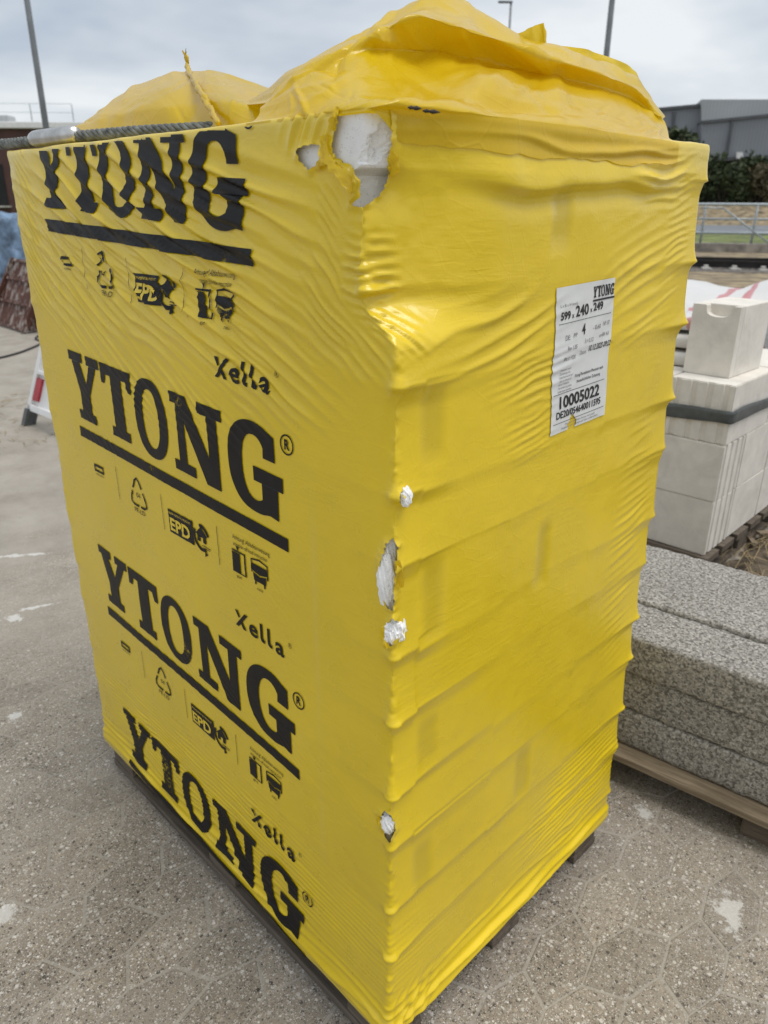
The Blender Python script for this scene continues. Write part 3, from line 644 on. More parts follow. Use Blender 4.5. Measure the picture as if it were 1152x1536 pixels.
def cut(bm, step):
    bmesh.ops.remove_doubles(bm, verts=bm.verts[:], dist=1e-6)
    xs = [v.co.x for v in bm.verts]; ys = [v.co.y for v in bm.verts]
    for ax, lo, hi in ((0, min(xs), max(xs)), (1, min(ys), max(ys))):
        k = math.floor(lo/step)+1
        while k*step < hi:
            co = [0, 0, 0]; no = [0, 0, 0]; co[ax] = k*step; no[ax] = 1
            bmesh.ops.bisect_plane(bm, geom=bm.verts[:]+bm.edges[:]+bm.faces[:], plane_co=co, plane_no=no, dist=1e-7); k += 1
    return bm
def to_np(bm):
    bm.verts.index_update(); V = np.array([v.co[:2] for v in bm.verts]); F = [tuple(v.index for v in f.verts) for f in bm.faces]; bm.free(); return V, F
H = .148
def ell(cx_, cy_, rx, ry, n=40, a0=0, a1=360, p=2.3):
    out = []
    for k in range(n+(a1-a0 < 360)):
        a = R(a0+(a1-a0)*k/n); c, s_ = math.cos(a), math.sin(a); out.append((cx_+rx*math.copysign(abs(c)**(2/p), c), cy_+ry*math.copysign(abs(s_)**(2/p), s_)))
    return out
GY = [(0, H), (.064, H), (.064, H-.02), (.050, H-.02), (.072, .083), (.096, H-.02), (.084, H-.02), (.084, H), (.142, H), (.142, H-.02), (.127, H-.02), (.083, .06), (.083, .02), (.100, .02), (.100, 0), (.018, 0), (.018, .02), (.037, .02), (.037, .06), (.013, H-.02), (0, H-.02)]
GT = [(0, H), (.13, H), (.13, H-.042), (.115, H-.042), (.108, H-.022), (.088, H-.022), (.088, .02), (.104, .02), (.104, 0), (.026, 0), (.026, .02), (.042, .02), (.042, H-.022), (.022, H-.022), (.015, H-.042), (0, H-.042)]
GNN = [(0, H), (.055, H), (.122, .052), (.122, H-.02), (.094, H-.02), (.094, H), (.169, H), (.169, H-.02), (.152, H-.02), (.152, 0), (.108, 0), (.044, .1), (.044, .02), (.072, .02), (.072, 0), (0, 0), (0, .02), (.018, .02), (.018, H-.02), (0, H-.02)]
GG = [(.131, .138), (.131, .097), (.099, .097)] + ell(.074, .074, .034, .056, 30, 42, 300) + [(.092, .052), (.070, .052), (.070, .077), (.149, .077), (.149, .052), (.135, .052), (.135, 0.0), (.112, .002)] + ell(.074, .074, .074, .078, 30, 62, 290)[::-1]
GLY = [('Y', 0, [GY]), ('T', .150, [GT]), ('O', .288, [ell(.062, .074, .062, .078), ell(.062, .074, .031, .058)]), ('N', .431, [GNN]), ('G', .612, [GG])]
def bar_poly(x0, y0, x1, y1): return [(x0, y0), (x1, y0), (x1, y1), (x0, y1)]
def ring(cx_, cy_, r0, r1, n=28, a0=0, a1=360):
    if a1-a0 >= 360: return [ell(cx_, cy_, r1, r1, n, p=2), ell(cx_, cy_, r0, r0, n, p=2)]
    return [ell(cx_, cy_, r1, r1, n, a0, a1, 2)+ell(cx_, cy_, r0, r0, n, a0, a1, 2)[::-1]]
def place_text(txt, x, y, h, width=None, bold=.02):
    V, F = to_np(text2d(txt, bold)); V = V*(h/.70)
    mn, mx_ = V.min(0), V.max(0)
    if width: V[:, 0] = (V[:, 0]-mn[0])*(width/(mx_[0]-mn[0]))
    else: V[:, 0] -= mn[0]
    return V+np.array([x, y]), F
def j2(parts): v, f = merge([(np.c_[np.asarray(a)[:, :2], np.zeros(len(a))], b) for a, b in parts]); return v[:, :2], f
def c2(polys): return to_np(curve_mesh2d(polys))
glyphs = [(n_, x, to_np(cut(curve_mesh2d(p), .0036))) for n_, x, p in GLY]
barV = to_np(cut(curve_mesh2d([bar_poly(0, 0, .765, .0235)]), .0040))
items = []   # (name, V in row-2 wall coords (u, v), F, material)
U0, V0 = -1.005, 1.248
SL = -.039
def shear(V): V = V.copy(); V[:, 1] += SL*(V[:, 0]-U0); return V
for n_, x, (V, F) in glyphs: items.append(('printed_letter', shear(V+np.array([U0+x, V0-H])), F))
items.append(('printed_bar', shear(barV[0]+np.array([U0+.003, 1.054])), barV[1]))
def rotpl(V, x0, sl=-.045): V = V.copy(); V[:, 1] += sl*(V[:, 0]-x0); return V
def ell_l(x): return to_np(curve_mesh2d([[(x, 1.3165), (x+.0075, 1.3165), (x+.0075, 1.288), (x+.0095, 1.2855), (x+.013, 1.2855), (x+.013, 1.279), (x+.007, 1.279), (x+.002, 1.281), (x, 1.286)]]))
xe, xf = j2([place_text('e', -.3690, 1.279, .034, .0265, .022), ell_l(-.3345), ell_l(-.3130), place_text('a', -.2900, 1.279, .034, .0255, .022)])
xs_ = [c2([p]) for p in ([(-.412, 1.312), (-.403, 1.312), (-.396, 1.301), (-.401, 1.298)], [(-.372, 1.313), (-.382, 1.313), (-.412, 1.279), (-.402, 1.279)], [(-.397, 1.2925), (-.392, 1.297), (-.378, 1.279), (-.388, 1.279)])]
v, f = j2([(xe, xf)]+xs_); items.append(('brand_word', rotpl(v, -.33, -.03), f))
def reg(x, y, r):
    V, F = to_np(curve_mesh2d(ring(x, y, r*.84, r))); V2, F2 = place_text('R', x-r*.36, y-r*.45, r*.95, r*.75, .03); return merge([(np.c_[V, V[:, 0]*0], F), (np.c_[V2, V2[:, 0]*0], F2)])
v, f = reg(-.229, 1.206, .0165); items.append(('registered_mark', v[:, :2], f))
v, f = reg(-.247, 1.310, .0048); items.append(('registered_mark', v[:, :2], f))
# small plate, dividers, recycling triangle
items.append(('icon_plate', *j2([c2([bar_poly(-.953, .982, -.908, 1.000), bar_poly(-.948, .987, -.913, .994)]), place_text('MADE IN GERMANY', -.950, .974, .004, .04, .0)])))
for x, y0, y1 in ((-.844, .943, 1.020), (-.651, .932, 1.010), (-.451, .925, 1.003)):
    V, F = to_np(cut(curve_mesh2d([bar_poly(x, y0, x+.0013, y1)]), .008)); items.append(('divider_line', V, F))
def thick(pts, w_):
    pts = np.array(pts, float); e = np.gradient(pts, axis=0); e /= np.linalg.norm(e, axis=1)[:, None]; nn = np.stack([-e[:, 1], e[:, 0]], -1)*w_/2; return np.concatenate([pts+nn, (pts-nn)[::-1]]).tolist()
def rtri(cx_, cy_, r_, gap):
    P = [np.array([cx_+r_*math.cos(R(a)), cy_+r_*1.05*math.sin(R(a))]) for a in (90, 210, 330)]; out = []
    for i in range(3):
        a, b, c = P[i-1], P[i], P[(i+1) % 3]; m0 = (a+b)/2; m1 = (b+c)/2; q0 = b+(a-b)*.22; q1 = b+(c-b)*.22; s0 = m0+(b-m0)*gap; s1 = m1+(b-m1)*gap*.3
        out.append(thick([s0, (s0+q0)/2, q0, q0*.3+b*.4+q1*.3, q1, (q1+s1)/2, s1], .0052))
    return out
items.append(('recycling_mark', *j2([c2(rtri(-.752, .977, .046, .16)), place_text('04', -.760, .972, .011, .016, .0), place_text('PE-LD', -.776, .936, .010, .046, .0)])))
# EPD plate with seal
items.append(('declaration_plate', *j2([c2([bar_poly(-.627, .936, -.536, .986)])] + [c2(ring(-.507, .961, .0215, .0285, 24, 150, 300)), c2(ring(-.507, .961, .0215, .0285, 24, 20, 100)), c2([[(-.527, .966), (-.507, .984), (-.487, .966), (-.492, .966), (-.492, .952), (-.502, .952), (-.502, .962), (-.512, .962), (-.512, .952), (-.522, .952), (-.522, .966)]]), c2([[(-.500, .938), (-.490, .930), (-.500, .924)]]), c2([bar_poly(-.507, .945, -.478, .9465), bar_poly(-.505, .941, -.480, .9422)])])))
items.append(('plate_lettering', *j2([place_text('EPD', -.622, .943, .026, .074, .03), place_text('ENVIRONMENTAL PRODUCT', -.622, .977, .0045, .08, .0)])))
# warning text and two pictograms
items.append(('warning_text', *j2([place_text('Achtung! Abladeanweisung', -.399, .997, .0085, .108, .0), place_text('attention off-load instruction', -.399, .984, .0075, .10, .0)])))
items.append(('hood_pictogram', *j2([c2([bar_poly(-.405, .932, -.381, .971)]), c2([thick([(-.405, .974), (-.390, .974), (-.368, .974)], .003), thick([(-.366, .976), (-.366, .955), (-.366, .931)], .004), thick([(-.405, .932), (-.385, .9315), (-.364, .931)], .002), [(-.392, .984), (-.382, .984), (-.387, .975)]]), place_text('gut', -.396, .921, .006, .016, 0)])))
items.append(('forklift_pictogram', *j2([c2([[(-.345, .955), (-.323, .950), (-.302, .955), (-.302, .968), (-.345, .968)]]), c2([[(-.343, .952), (-.323, .947), (-.304, .952), (-.306, .936), (-.340, .936)]]), c2([thick([(-.346, .950), (-.346, .975), (-.323, .979), (-.300, .975), (-.300, .948)], .0035), bar_poly(-.338, .929, -.334, .937), bar_poly(-.312, .929, -.308, .937)]), place_text('nein', -.333, .919, .006, .016, 0)])))
def recut(V, F, step):
    bm = bmesh.new(); vv = [bm.verts.new((a, b, 0)) for a, b in V]
    for f_ in F:
        try: bm.faces.new([vv[i] for i in f_])
        except ValueError: pass
    return to_np(cut(bm, step))
items = [(n_, V, F) if n_ in ('printed_letter', 'printed_bar', 'divider_line') else (n_, *recut(V, F, .0036)) for n_, V, F in items]
def wall_print(name, V, F, m, dz, lo, hi, off):
    V = V.copy()
    if dz > .1: V[:, 1] += .008*(name not in ('printed_letter', 'printed_bar')); xo = V[:, 0].copy()
    if dz > .1 and name == 'printed_letter': bl = V0-H+SL*(V[:, 0]-U0); V[:, 1] = bl+(V[:, 1]-bl)*.885
    if dz > .1: V[:, 0] = -.995+(xo+.995)*.935
    V[:, 1] += dz
    keep = [f for f in F if all(lo < V[i, 1] < hi for i in f)]
    if not keep: return None
    used = sorted({i for f in keep for i in f}); mp_ = {a: b for b, a in enumerate(used)}
    P = film(V[used, 0], V[used, 1], off)
    o = pk(link(name, np_mesh(name, P, [tuple(mp_[i] for i in f) for f in keep], True), m)); o.parent = film_o; o.matrix_parent_inverse = Matrix(); return o
for dz in (.434, 0.0, -.466, -.944):
    for n_, V, F in items:
        yl = n_ == 'plate_lettering'
        wall_print(n_, V, F, M_FILM if yl else M_PRINT, dz, .085, 1.6365, (.0033 if yl else .0026) if dz > .1 else ((.0022 if yl else .0015) if dz > -.6 else .0024))

# ------------------------------------------------------------------ label on the right face
LC = dict(tl=(.336, 1.428), tr=(.503, 1.434), br=(.520, 1.203), bl=(.353, 1.197)); LW, LH = .165, .232
def lab(a, b):
    u = a/LW; v_ = b/LH; P = [np.array(LC[k]) for k in ('bl', 'br', 'tl', 'tr')]
    q = P[0]*((1-u)*(1-v_))[:, None]+P[1]*(u*(1-v_))[:, None]+P[2]*((1-u)*v_)[:, None]+P[3]*(u*v_)[:, None]
    q[:, 0] += .004*np.sin(v_*3.1+.3)*0+.0015*np.sin(v_*11)
    return q
def lab_obj(name, V, F, m, off, par):
    q = lab(V[:, 0], V[:, 1]); P = film(q[:, 0]*1.0, q[:, 1], off); o = pk(link(name, np_mesh(name, P, F, True), m)); o.parent = par; o.matrix_parent_inverse = Matrix() if par is not pack else Matrix.Translation((W/2, -D/2, -.1)); return o
aa, bb_ = np.meshgrid(np.linspace(0, LW, 50), np.linspace(0, LH, 70)); gi = np.arange(aa.size).reshape(aa.shape)
LF = [tuple(int(x) for x in (gi[i, j], gi[i, j+1], gi[i+1, j+1], gi[i+1, j])) for i in range(69) for j in range(49) if not (abs(aa[i, j]-.060+.0*i) < (.014-.8*abs(bb_[i, j]-.006)*.9) and bb_[i, j] < .022)]
label = lab_obj('label', np.stack([aa.ravel(), bb_.ravel()], -1), LF, M_PAPER, .0016, pack); label['label'] = 'torn white paper label printed with block sizes'
def lt(txt, x, y, h, w_=None, bold=.0, m=None): V, F = place_text(txt, x, y, h, w_, bold); return lab_obj('label_text', V, F, m or M_INK, .0024, label)
def lbar(x0, y0, x1, y1): V, F = to_np(cut(curve_mesh2d([bar_poly(x0, y0, x1, y1)]), .008)); return lab_obj('label_line', V, F, M_INK, .0024, label)
yp = [(np.c_[v*np.array([.0805, .118])+np.array([.103+x*.0805, .2065]), v[:, 0]*0], f) for _, x, (v, f) in glyphs]
v, f = merge(yp); lab_obj('label_text', v[:, :2], f, M_INK, .0024, label)
lbar(.102, .2005, .165, .2035)
lt('L x B x H (mm)', .012, .2020, .0045, .046, 0, M_FAINT)
lt('599', .013, .1830, .0115, .026, .03); lt('x', .0425, .1830, .008, .006, .02); lt('240', .053, .1835, .0165, .037, .02); lt('x', .0945, .1855, .008, .006, .02); lt('249', .104, .1865, .0120, .029, .03)
lbar(.008, .1765, .158, .1773)
lt('DE:', .028, .1500, .008, .013, .0, M_FAINT); lt('PP', .050, .1520, .0065, .010, 0, M_FAINT); lt('4', .073, .1530, .0165, .010, .02); lt('- 0,60', .106, .1560, .007, .022, 0, M_FAINT); lt('NF: 07', .136, .1585, .007, .020, 0, M_FAINT)
lt('Rm 1,05', .036, .1330, .0070, .026, 0, M_FAINT); lt('λ= 0,12', .084, .1375, .0070, .025, 0, M_FAINT); lt('umBR 4,0', .126, .1415, .0060, .030, 0, M_FAINT)
lt('Werk: POR', .028, .1170, .0068, .034, 0, M_FAINT); lt('Datum:', .074, .1205, .0068, .019, 0, M_FAINT); lt('10.12.2025 09:22', .099, .1225, .0095, .066, .01)
for k, ww in enumerate((.030, .029, .038, .034, .029, .038, .038)): lt(('Planstein nach', 'Zulassung mit', 'Duennbettmoertel nach', 'oder im Werk auf', 'einer Palette', 'Verarbeitung siehe', 'Lieferschein beachten')[k], .022-.001*k, .1020-.0056*k, .0034, ww, 0, M_FAINT)
lt('Ytong Porenbeton-Planstein nach', .063, .0860, .0050, .086, .01); lt('bauaufsichtlicher Zulassung', .070, .0760, .0050, .070, .01)
lbar(.004, .0655, .155, .0663)
lt('10005022', .022, .0410, .0195, .118, .025); lt('DE20/054640011595', .014, .0245, .0115, .132, .02)
lbar(.006, .0165, .158, .0173)
lt('Xella Deutschland GmbH, Duisburg, www.ytong.de', .040, .0100, .0034, .09, 0, M_FAINT); lt('Angaben zum Produkt auf dem Lieferschein', .030, .0045, .0034, .11, 0, M_FAINT)

# ------------------------------------------------------------------ loose film humps on top
def lerp_grid(C, nu, nv, blur):
    C = np.asarray(C, float); n, m = C.shape[:2]
    a = np.linspace(0, n-1, nu); b = np.linspace(0, m-1, nv); i = np.minimum(a.astype(int), n-2); j = np.minimum(b.astype(int), m-2); fa = (a-i)[:, None, None]; fb = (b-j)[None, :, None]
    def cr_(p0, p1, p2, p3, t): return .5*((2*p1)+(-p0+p2)*t+(2*p0-5*p1+4*p2-p3)*t*t+(-p0+3*p1-3*p2+p3)*t**3)
    Cx = np.concatenate([2*C[:1]-C[1:2], C, 2*C[-1:]-C[-2:-1]], 0)
    Rw = cr_(Cx[i], Cx[i+1], Cx[i+2], Cx[i+3], fa); lin = C[i]*(1-fa)+C[i+1]*fa; Rw = Rw*.45+lin*.55
    Rx = np.concatenate([2*Rw[:, :1]-Rw[:, 1:2], Rw, 2*Rw[:, -1:]-Rw[:, -2:-1]], 1)
    P = cr_(Rx[:, j], Rx[:, j+1], Rx[:, j+2], Rx[:, j+3], fb); lin2 = Rw[:, j]*(1-fb)+Rw[:, j+1]*fb; P = P*.7+lin2*.3
    for _ in range(blur): P[1:-1, 1:-1] = P[1:-1, 1:-1]*.5+.125*(P[:-2, 1:-1]+P[2:, 1:-1]+P[1:-1, :-2]+P[1:-1, 2:])
    return P
def facet(u, v, seed, scale):
    # crumple: piecewise planar cells give straight creases
    g = np.random.default_rng(seed); out = np.zeros_like(u); n = int(scale)
    pts = g.uniform(-.1, 1.1, (n, 2)); sl = g.normal(size=(n, 2)); hh = g.normal(size=n)*.25
    w_ = []
    for k in range(n): w_.append(hh[k]-2.2*np.hypot((u-pts[k, 0])*1.0, (v-pts[k, 1])*1.0)+.35*(sl[k, 0]*(u-pts[k, 0])+sl[k, 1]*(v-pts[k, 1])))
    return np.max(np.array(w_), 0)
def crumple(C, nu, nv, amp, seed, blur=3, ncell=26, lap=None):
    P = lerp_grid(C, nu, nv, blur); u, v = np.meshgrid(np.linspace(0, 1, nu), np.linspace(0, 1, nv), indexing='ij')
    dn = np.cross(np.gradient(P, axis=1), np.gradient(P, axis=0)); dn /= np.linalg.norm(dn, axis=-1)[..., None]+1e-12
    g_ = np.random.default_rng(seed); h = np.zeros_like(u)
    asp = 1.6
    for k in range(ncell*3):
        c0, c1 = g_.uniform(0, 1, 2); th = g_.normal()*.7+(math.pi/2 if g_.random() < .55 else g_.uniform(0, math.pi)); ll = g_.uniform(.06, .30); ww = g_.uniform(.02, .075); sg_ = g_.choice([-1, 1, 1])
        du = u-c0; dv_ = (v-c1)*asp; al = math.cos(th)*du+math.sin(th)*dv_; qq = -math.sin(th)*du+math.cos(th)*dv_+.15*al*al*g_.normal()*2
        h += sg_*amp*g_.uniform(.3, 1.2)*np.exp(-(al/ll)**2)*np.maximum(0, 1-np.abs(qq)/ww)
    for k in range(150):
        c0, c1 = g_.uniform(0, 1, 2); th = g_.uniform(0, math.pi); ll = g_.uniform(.02, .09); ww = g_.uniform(.010, .022); du = u-c0; dv_ = (v-c1)*asp; al = math.cos(th)*du+math.sin(th)*dv_; qq = -math.sin(th)*du+math.cos(th)*dv_
        h += g_.choice([-1, 1])*amp*g_.uniform(.1, .38)*np.exp(-(al/ll)**2)*np.maximum(0, 1-np.abs(qq)/ww)
    for _ in range(1): h[1:-1, 1:-1] = h[1:-1, 1:-1]*.5+.125*(h[:-2, 1:-1]+h[2:, 1:-1]+h[1:-1, :-2]+h[1:-1, 2:])
    h += fbm(u*6, v*9, seed, 3)*amp*.4
    fade = sstep(0, .10, u)*sstep(0, .04, v)*sstep(0, .04, 1-v)
    P = P+dn*(h*fade)[..., None]
    if lap is not None:
        sc_ = np.interp(np.linspace(0, 1, nv), np.linspace(0, 1, len(lap)), lap); u1 = 1/(len(C)-1); tz = np.clip(u/u1, 0, 1); sS = np.broadcast_to(sc_[None], u.shape); on = sstep(.0, .05, sS)
        z0_ = 1.637-.036*on+.010*fbm(sS*14, sS*0, 23, 3)*on; zr = z0_+(1.6405-z0_)*tz; Q = film(sS, zr, 0.0); Q[..., 0] += -.004+.0058*on; wq = 1-sstep(.75*u1, 1.7*u1, u); P = P*(1-wq[..., None])+Q*wq[..., None]
    idx = np.arange(nu*nv).reshape(nu, nv); F = np.stack([idx[:-1, :-1], idx[:-1, 1:], idx[1:, 1:], idx[1:, :-1]], -1).reshape(-1, 4)
    return np_mesh('crumpled_film', P.reshape(-1, 3), F, True)
base = [(388, 167, -.285), (440, 169, -.19), (508, 163, -.10), (588, 164, -.014), (660, 173, .002), (740, 184, .006), (820, 195, .006), (900, 204, .005), (960, 210, -.002), (1004, 211, -.016)]
r1 = [(390, 163, -.30), (440, 150, -.21), (505, 146, -.13), (575, 147, -.07), (655, 150, -.05), (738, 160, -.035), (820, 166, -.03), (900, 176, -.035), (957, 190, -.04), (1003, 204, -.05)]
r2 = [(392, 160, -.31), (440, 135, -.23), (495, 122, -.17), (565, 118, -.13), (650, 116, -.12), (738, 122, -.075), (822, 136, -.07), (900, 152, -.07), (958, 172, -.075), (1002, 198, -.07)]
r3 = [(395, 158, -.32), (445, 115, -.25), (500, 92, -.20), (560, 75, -.18), (640, 78, -.19), (738, 96, -.16), (822, 114, -.14), (898, 130, -.12), (955, 152, -.12), (1000, 190, -.09)]
r4 = [(398, 156, -.32), (450, 105, -.26), (520, 65, -.21), (580, 38, -.17), (630, 22, -.15), (722, 50, -.13), (812, 84, -.11), (892, 108, -.10), (955, 134, -.11), (997, 182, -.10)]
r5 = [(400, 155, -.33), (455, 99, -.28), (528, 58, -.25), (592, 30, -.24), (655, 12, -.24), (735, 62, -.20), (815, 90, -.16), (890, 112, -.16), (952, 134, -.16), (993, 180, -.13)]
r6 = [(402, 154, -.34), (457, 97, -.31), (534, 53, -.30), (605, 17, -.30), (672, -12, -.30), (740, 32, -.28), (800, 66, -.26), (880, 88, -.24), (948, 116, -.22), (988, 172, -.18)]
rows = [[on_x((a, b), c) for a, b, c in r_] for r_ in (base, base, r1, r2, r3, r4, r5, r6)]; LAP = [p[0] if k < 3 else max(p[1], .004) for k, p in enumerate(rows[0])]
for k in range(10): rows[0][k] = rows[0][k]*1.0; rows[0][k][2] = 1.605; rows[1][k][2] = 1.640
back = [np.array([p[0]-.25, p[1]+.10, 1.70+.3*(p[2]-1.7)]) for p in rows[-1]]; rows.append(back); rows.append([np.array([p[0]-.12, p[1]+.05, 1.637]) for p in back])
for r_ in rows[-2:]:
    for p in r_: p[0] = max(p[0], -W+.04); p[1] = min(max(p[1], .03), D-.03)
hump = pk(link('crumpled_film', crumple(rows, 200, 260, .0070, 5, 1, 20, LAP), M_HOOD)); hump['label'] = 'tall crumpled hump of loose yellow film'
# upright flap behind the ridge
fl = [on_x(p, -.25) for p in ((768, 52), (790, 45), (812, 35), (815, 72), (806, 76), (788, 74))]
V = [tuple(p) for p in fl]+[tuple(p+np.array([-.004, .001, -.001])) for p in fl]
Vf = []; 
def strip(name, top, bot, m, n=24, amp=.004, seed=1, thick_=.0012):
    top = np.array(top); bot = np.array(bot); t_ = np.linspace(0, 1, n); ii = np.linspace(0, 1, len(top)); q = np.linspace(0, 1, 10)
    A = np.stack([np.interp(t_, ii, top[:, k]) for k in range(3)], -1); Bq = np.stack([np.interp(t_, ii, bot[:, k]) for k in range(3)], -1)
    P = A[:, None]*(1-q)[None, :, None]+Bq[:, None]*q[None, :, None]; uu, vv = np.meshgrid(t_, q, indexing='ij')
    P[..., 0] += amp*fbm(uu*7, vv*2, seed, 3)*2; P[..., 1] += amp*fbm(uu*7, vv*2, seed+9, 3)*2
    idx = np.arange(n*10).reshape(n, 10); F = np.stack([idx[:-1, :-1], idx[:-1, 1:], idx[1:, 1:], idx[1:, :-1]], -1).reshape(-1, 4)
    return pk(link(name, np_mesh(name, P.reshape(-1, 3), F, True), m))
strip('film_flap', [on_x((758, 56), -.255), on_x((785, 46), -.25), on_x((808, 36), -.245), on_x((816, 34), -.24)], [on_x((772, 72), -.26), on_x((790, 80), -.25), on_x((812, 88), -.24), on_x((826, 92), -.235)], M_HOOD, seed=2, amp=.003)
strip('film_flap', [on_x((828, 66), -.27), on_x((870, 72), -.26), on_x((910, 84), -.25), on_x((942, 97), -.24), on_x((958, 116), -.235)], [on_x((826, 96), -.25), on_x((870, 104), -.25), on_x((910, 116), -.24), on_x((942, 130), -.23), on_x((962, 140), -.22)], M_HOOD, seed=4, amp=.004)
# left hump
yb = .13
cols = [102, 150, 200, 250, 290, 330, 365, 392]
def hrow(ys, yw): return [on_y((x, y), yw_) for x, y, yw_ in zip(cols, ys, yw if hasattr(yw, '__len__') else [yw]*8)]
b0 = hrow([196, 194, 191, 188, 185, 182, 178, 174], .09)
b1 = hrow([193, 178, 168, 160, 156, 152, 158, 168], [.14, .12, .11, .11, .13, .11, .12, .13])
b2 = hrow([192, 166, 146, 132, 126, 130, 142, 165], [.17, .17, .16, .16, .19, .17, .17, .16])
b3 = hrow([191, 157, 129, 112, 104, 111, 132, 163], [.22, .26, .28, .29, .30, .28, .24, .2])
b4 = [p+np.array([-.02, .12, -.01]) for p in b3]; b5 = [np.array([p[0], p[1]+.1, 1.66]) for p in b4]; b6 = [np.array([p[0], p[1]+.04, 1.637]) for p in b4]
b6 = [np.array([p[0], p[1]+.16, 1.637]) for p in b4]
for p in b0: p[2] = min(p[2], 1.637)
for r_ in (b0, b1, b2, b3, b4, b5, b6):
    for p in r_: p[0] = max(p[0], -W+.03)
h2 = pk(link('crumpled_film', crumple([b0, b1, b2, b3, b4, b5, b6], 110, 140, .0034, 15, 2, 16), M_HOOD)); h2['label'] = 'low rounded hump of loose film with a gathered seam'
sp_ = [on_y((285, 96), .295), on_y((289, 108), .27), on_y((300, 126), .165), on_y((312, 146), .122), on_y((322, 164), .10), on_y((334, 186), .065)]
t_ = np.linspace(0, 5, 60); ctr = np.stack([np.interp(t_, range(6), [p[k] for p in sp_]) for k in range(3)], -1)
ctr[:, 0] += .004*fbm(t_*3, t_*0, 3, 2); ctr[:, 1] -= .004
wd = .006+.004*(vn(t_*6, t_*0, 4)+.5); wd[:6] *= np.linspace(.5, 1, 6)
parts = []
for k, dx in enumerate((-.007, -.002, .003)):
    q = ctr.copy(); q[:, 0] += dx+.003*fbm(t_*5, t_*0+k, 9, 2)*2; q[:, 1] -= .003*k+.003*fbm(t_*4, t_*0+k, 19, 2); parts.append(tube(q, wd*.55, 6))
pk(link('gathered_seam', np_mesh('gathered_seam', *merge(parts), True), M_HOOD))
# frayed tips of the seam
parts = []
for k in range(5):
    p0 = ctr[0]; parts.append(tube([p0, p0+np.array([random.uniform(-.012, .012), 0, .012]), p0+np.array([random.uniform(-.02, .012), 0, random.uniform(.018, .03)])], [.003, .002, .0008], 5))
pk(link('frayed_end', np_mesh('frayed_end', *merge(parts), True), M_HOOD))
def shred(pts, wid, seed, m):
    pts = np.array(pts); t_ = np.linspace(0, len(pts)-1, 26); c = np.stack([np.interp(t_, range(len(pts)), pts[:, k]) for k in range(3)], -1)
    e = np.gradient(c, axis=0); e /= np.linalg.norm(e, axis=1)[:, None]; sd_ = np.cross(e, CF); sd_ /= np.linalg.norm(sd_, axis=1)[:, None]
    wv = wid*(.6+.8*(vn(t_*2.5, t_*0, seed)+.5))*np.sin(np.linspace(.25, math.pi-.25, 26))**.5; q = np.linspace(-1, 1, 7)
    P = c[:, None]+sd_[:, None]*(wv[:, None]*q[None])[..., None]-CF[None, None]*(.0035*(1-q**2)+.003*np.array([fbm(t_*2+9*k, t_*0, seed, 3) for k in range(7)]).T)[..., None]
    idx = np.arange(26*7).reshape(26, 7); F = np.stack([idx[:-1, :-1], idx[:-1, 1:], idx[1:, 1:], idx[1:, :-1]], -1).reshape(-1, 4)
    return pk(link('torn_strip', np_mesh('torn_strip', P.reshape(-1, 3), F, True), m))
def fpt(px, lift=.004):   # nearest film point under a photo pixel near the torn corner
    m_ = near & (HD > -12); k = np.argmin(np.where(m_, np.hypot(PX[..., 0]-px[0], PX[..., 1]-px[1]), 1e9)); return G.reshape(-1, 3)[k]-CF*lift
for k, (pl_, wd_) in enumerate(((((486, 205), (490, 222), (494, 240), (506, 252), (518, 262), (526, 280), (528, 298)), .0085), (((530, 262), (534, 276), (533, 292), (526, 306)), .005), (((586, 232), (590, 252), (588, 268)), .006), (((474, 256), (484, 244), (492, 250)), .004),
        (((596, 838), (600, 862), (603, 880)), .005), (((577, 938), (575, 955), (579, 970)), .0045), (((566, 1222), (570, 1236), (576, 1252)), .0035), (((508, 165), (502, 180), (498, 200)), .005))):
    shred([fpt(p) for p in pl_], wd_, 60+k, M_HOOD)
for k, (px, rr, dep, zs_) in enumerate((((604, 745), .0090, .0075, 1.6), ((583, 1237), .0130, .0065, 1.7), ((582, 862), .0150, .0065, 3.6), ((592, 948), .0160, .0135, 1.7))):   # crumbs of block pressed against the small tears
    bm = bmesh.new(); bmesh.ops.create_icosphere(bm, subdivisions=4, radius=rr)
    for v in bm.verts:
        n_ = float(fbm(v.co.x*330+v.co.z*190, v.co.y*330+v.co.z*240, 7+k, 4)); v.co *= 1+.36*n_; v.co.z *= zs_
    o = pk(link('block_crumb', bm_mesh('block_crumb', bm), M_AACW)); o.location = fpt(px, -dep-rr*.55)
# dark scraps in the split at the rim
M_SCRAP = simple('scorched_scrap', (0.03, 0.02, 0.012), 0.7, 0.4, 60)
for x0, x1, yy in ((612, 632, 161), (634, 660, 166)):
    q = [on_x((x, yy+(x-x0)*.10), .004) for x in np.linspace(x0, x1, 6)]
    pk(link('scrap', tube_mesh('scrap', q, [.0006, .0022, .0014, .0026, .0016, .0005], 6), M_SCRAP))

# ------------------------------------------------------------------ pallet under the pack
pal = tag(empty('wooden_pallet', (-W/2, D/2, GZ)), 'weathered brown pallet under the yellow wrapped pack', 'pallet', None)
PWx, PDy = 1.15, .765
for y in (-PDy/2+.05, 0, PDy/2-.05):
    link('bottom_board', box_mesh('bottom_board', (0, y, .011), (PWx, .10, .022), 0, .003), M_WOOD, pal)
    for x in (-PWx/2+.06, 0, PWx/2-.06): link('foot_block', box_mesh('foot_block', (x, y, .059), (.115, .095, .074), 0, .004), M_WOOD, pal)
for x in (-PWx/2+.05, 0, PWx/2-.05): link('stringer_board', box_mesh('stringer_board', (x, 0, .107), (.10, PDy, .022), 0, .003), M_WOOD, pal)
for k in range(6): link('deck_board', box_mesh('deck_board', (0, -PDy/2+.05+k*(PDy-.10)/5, .1275), (PWx, .095, .0185), 0, .003), M_WOOD, pal)

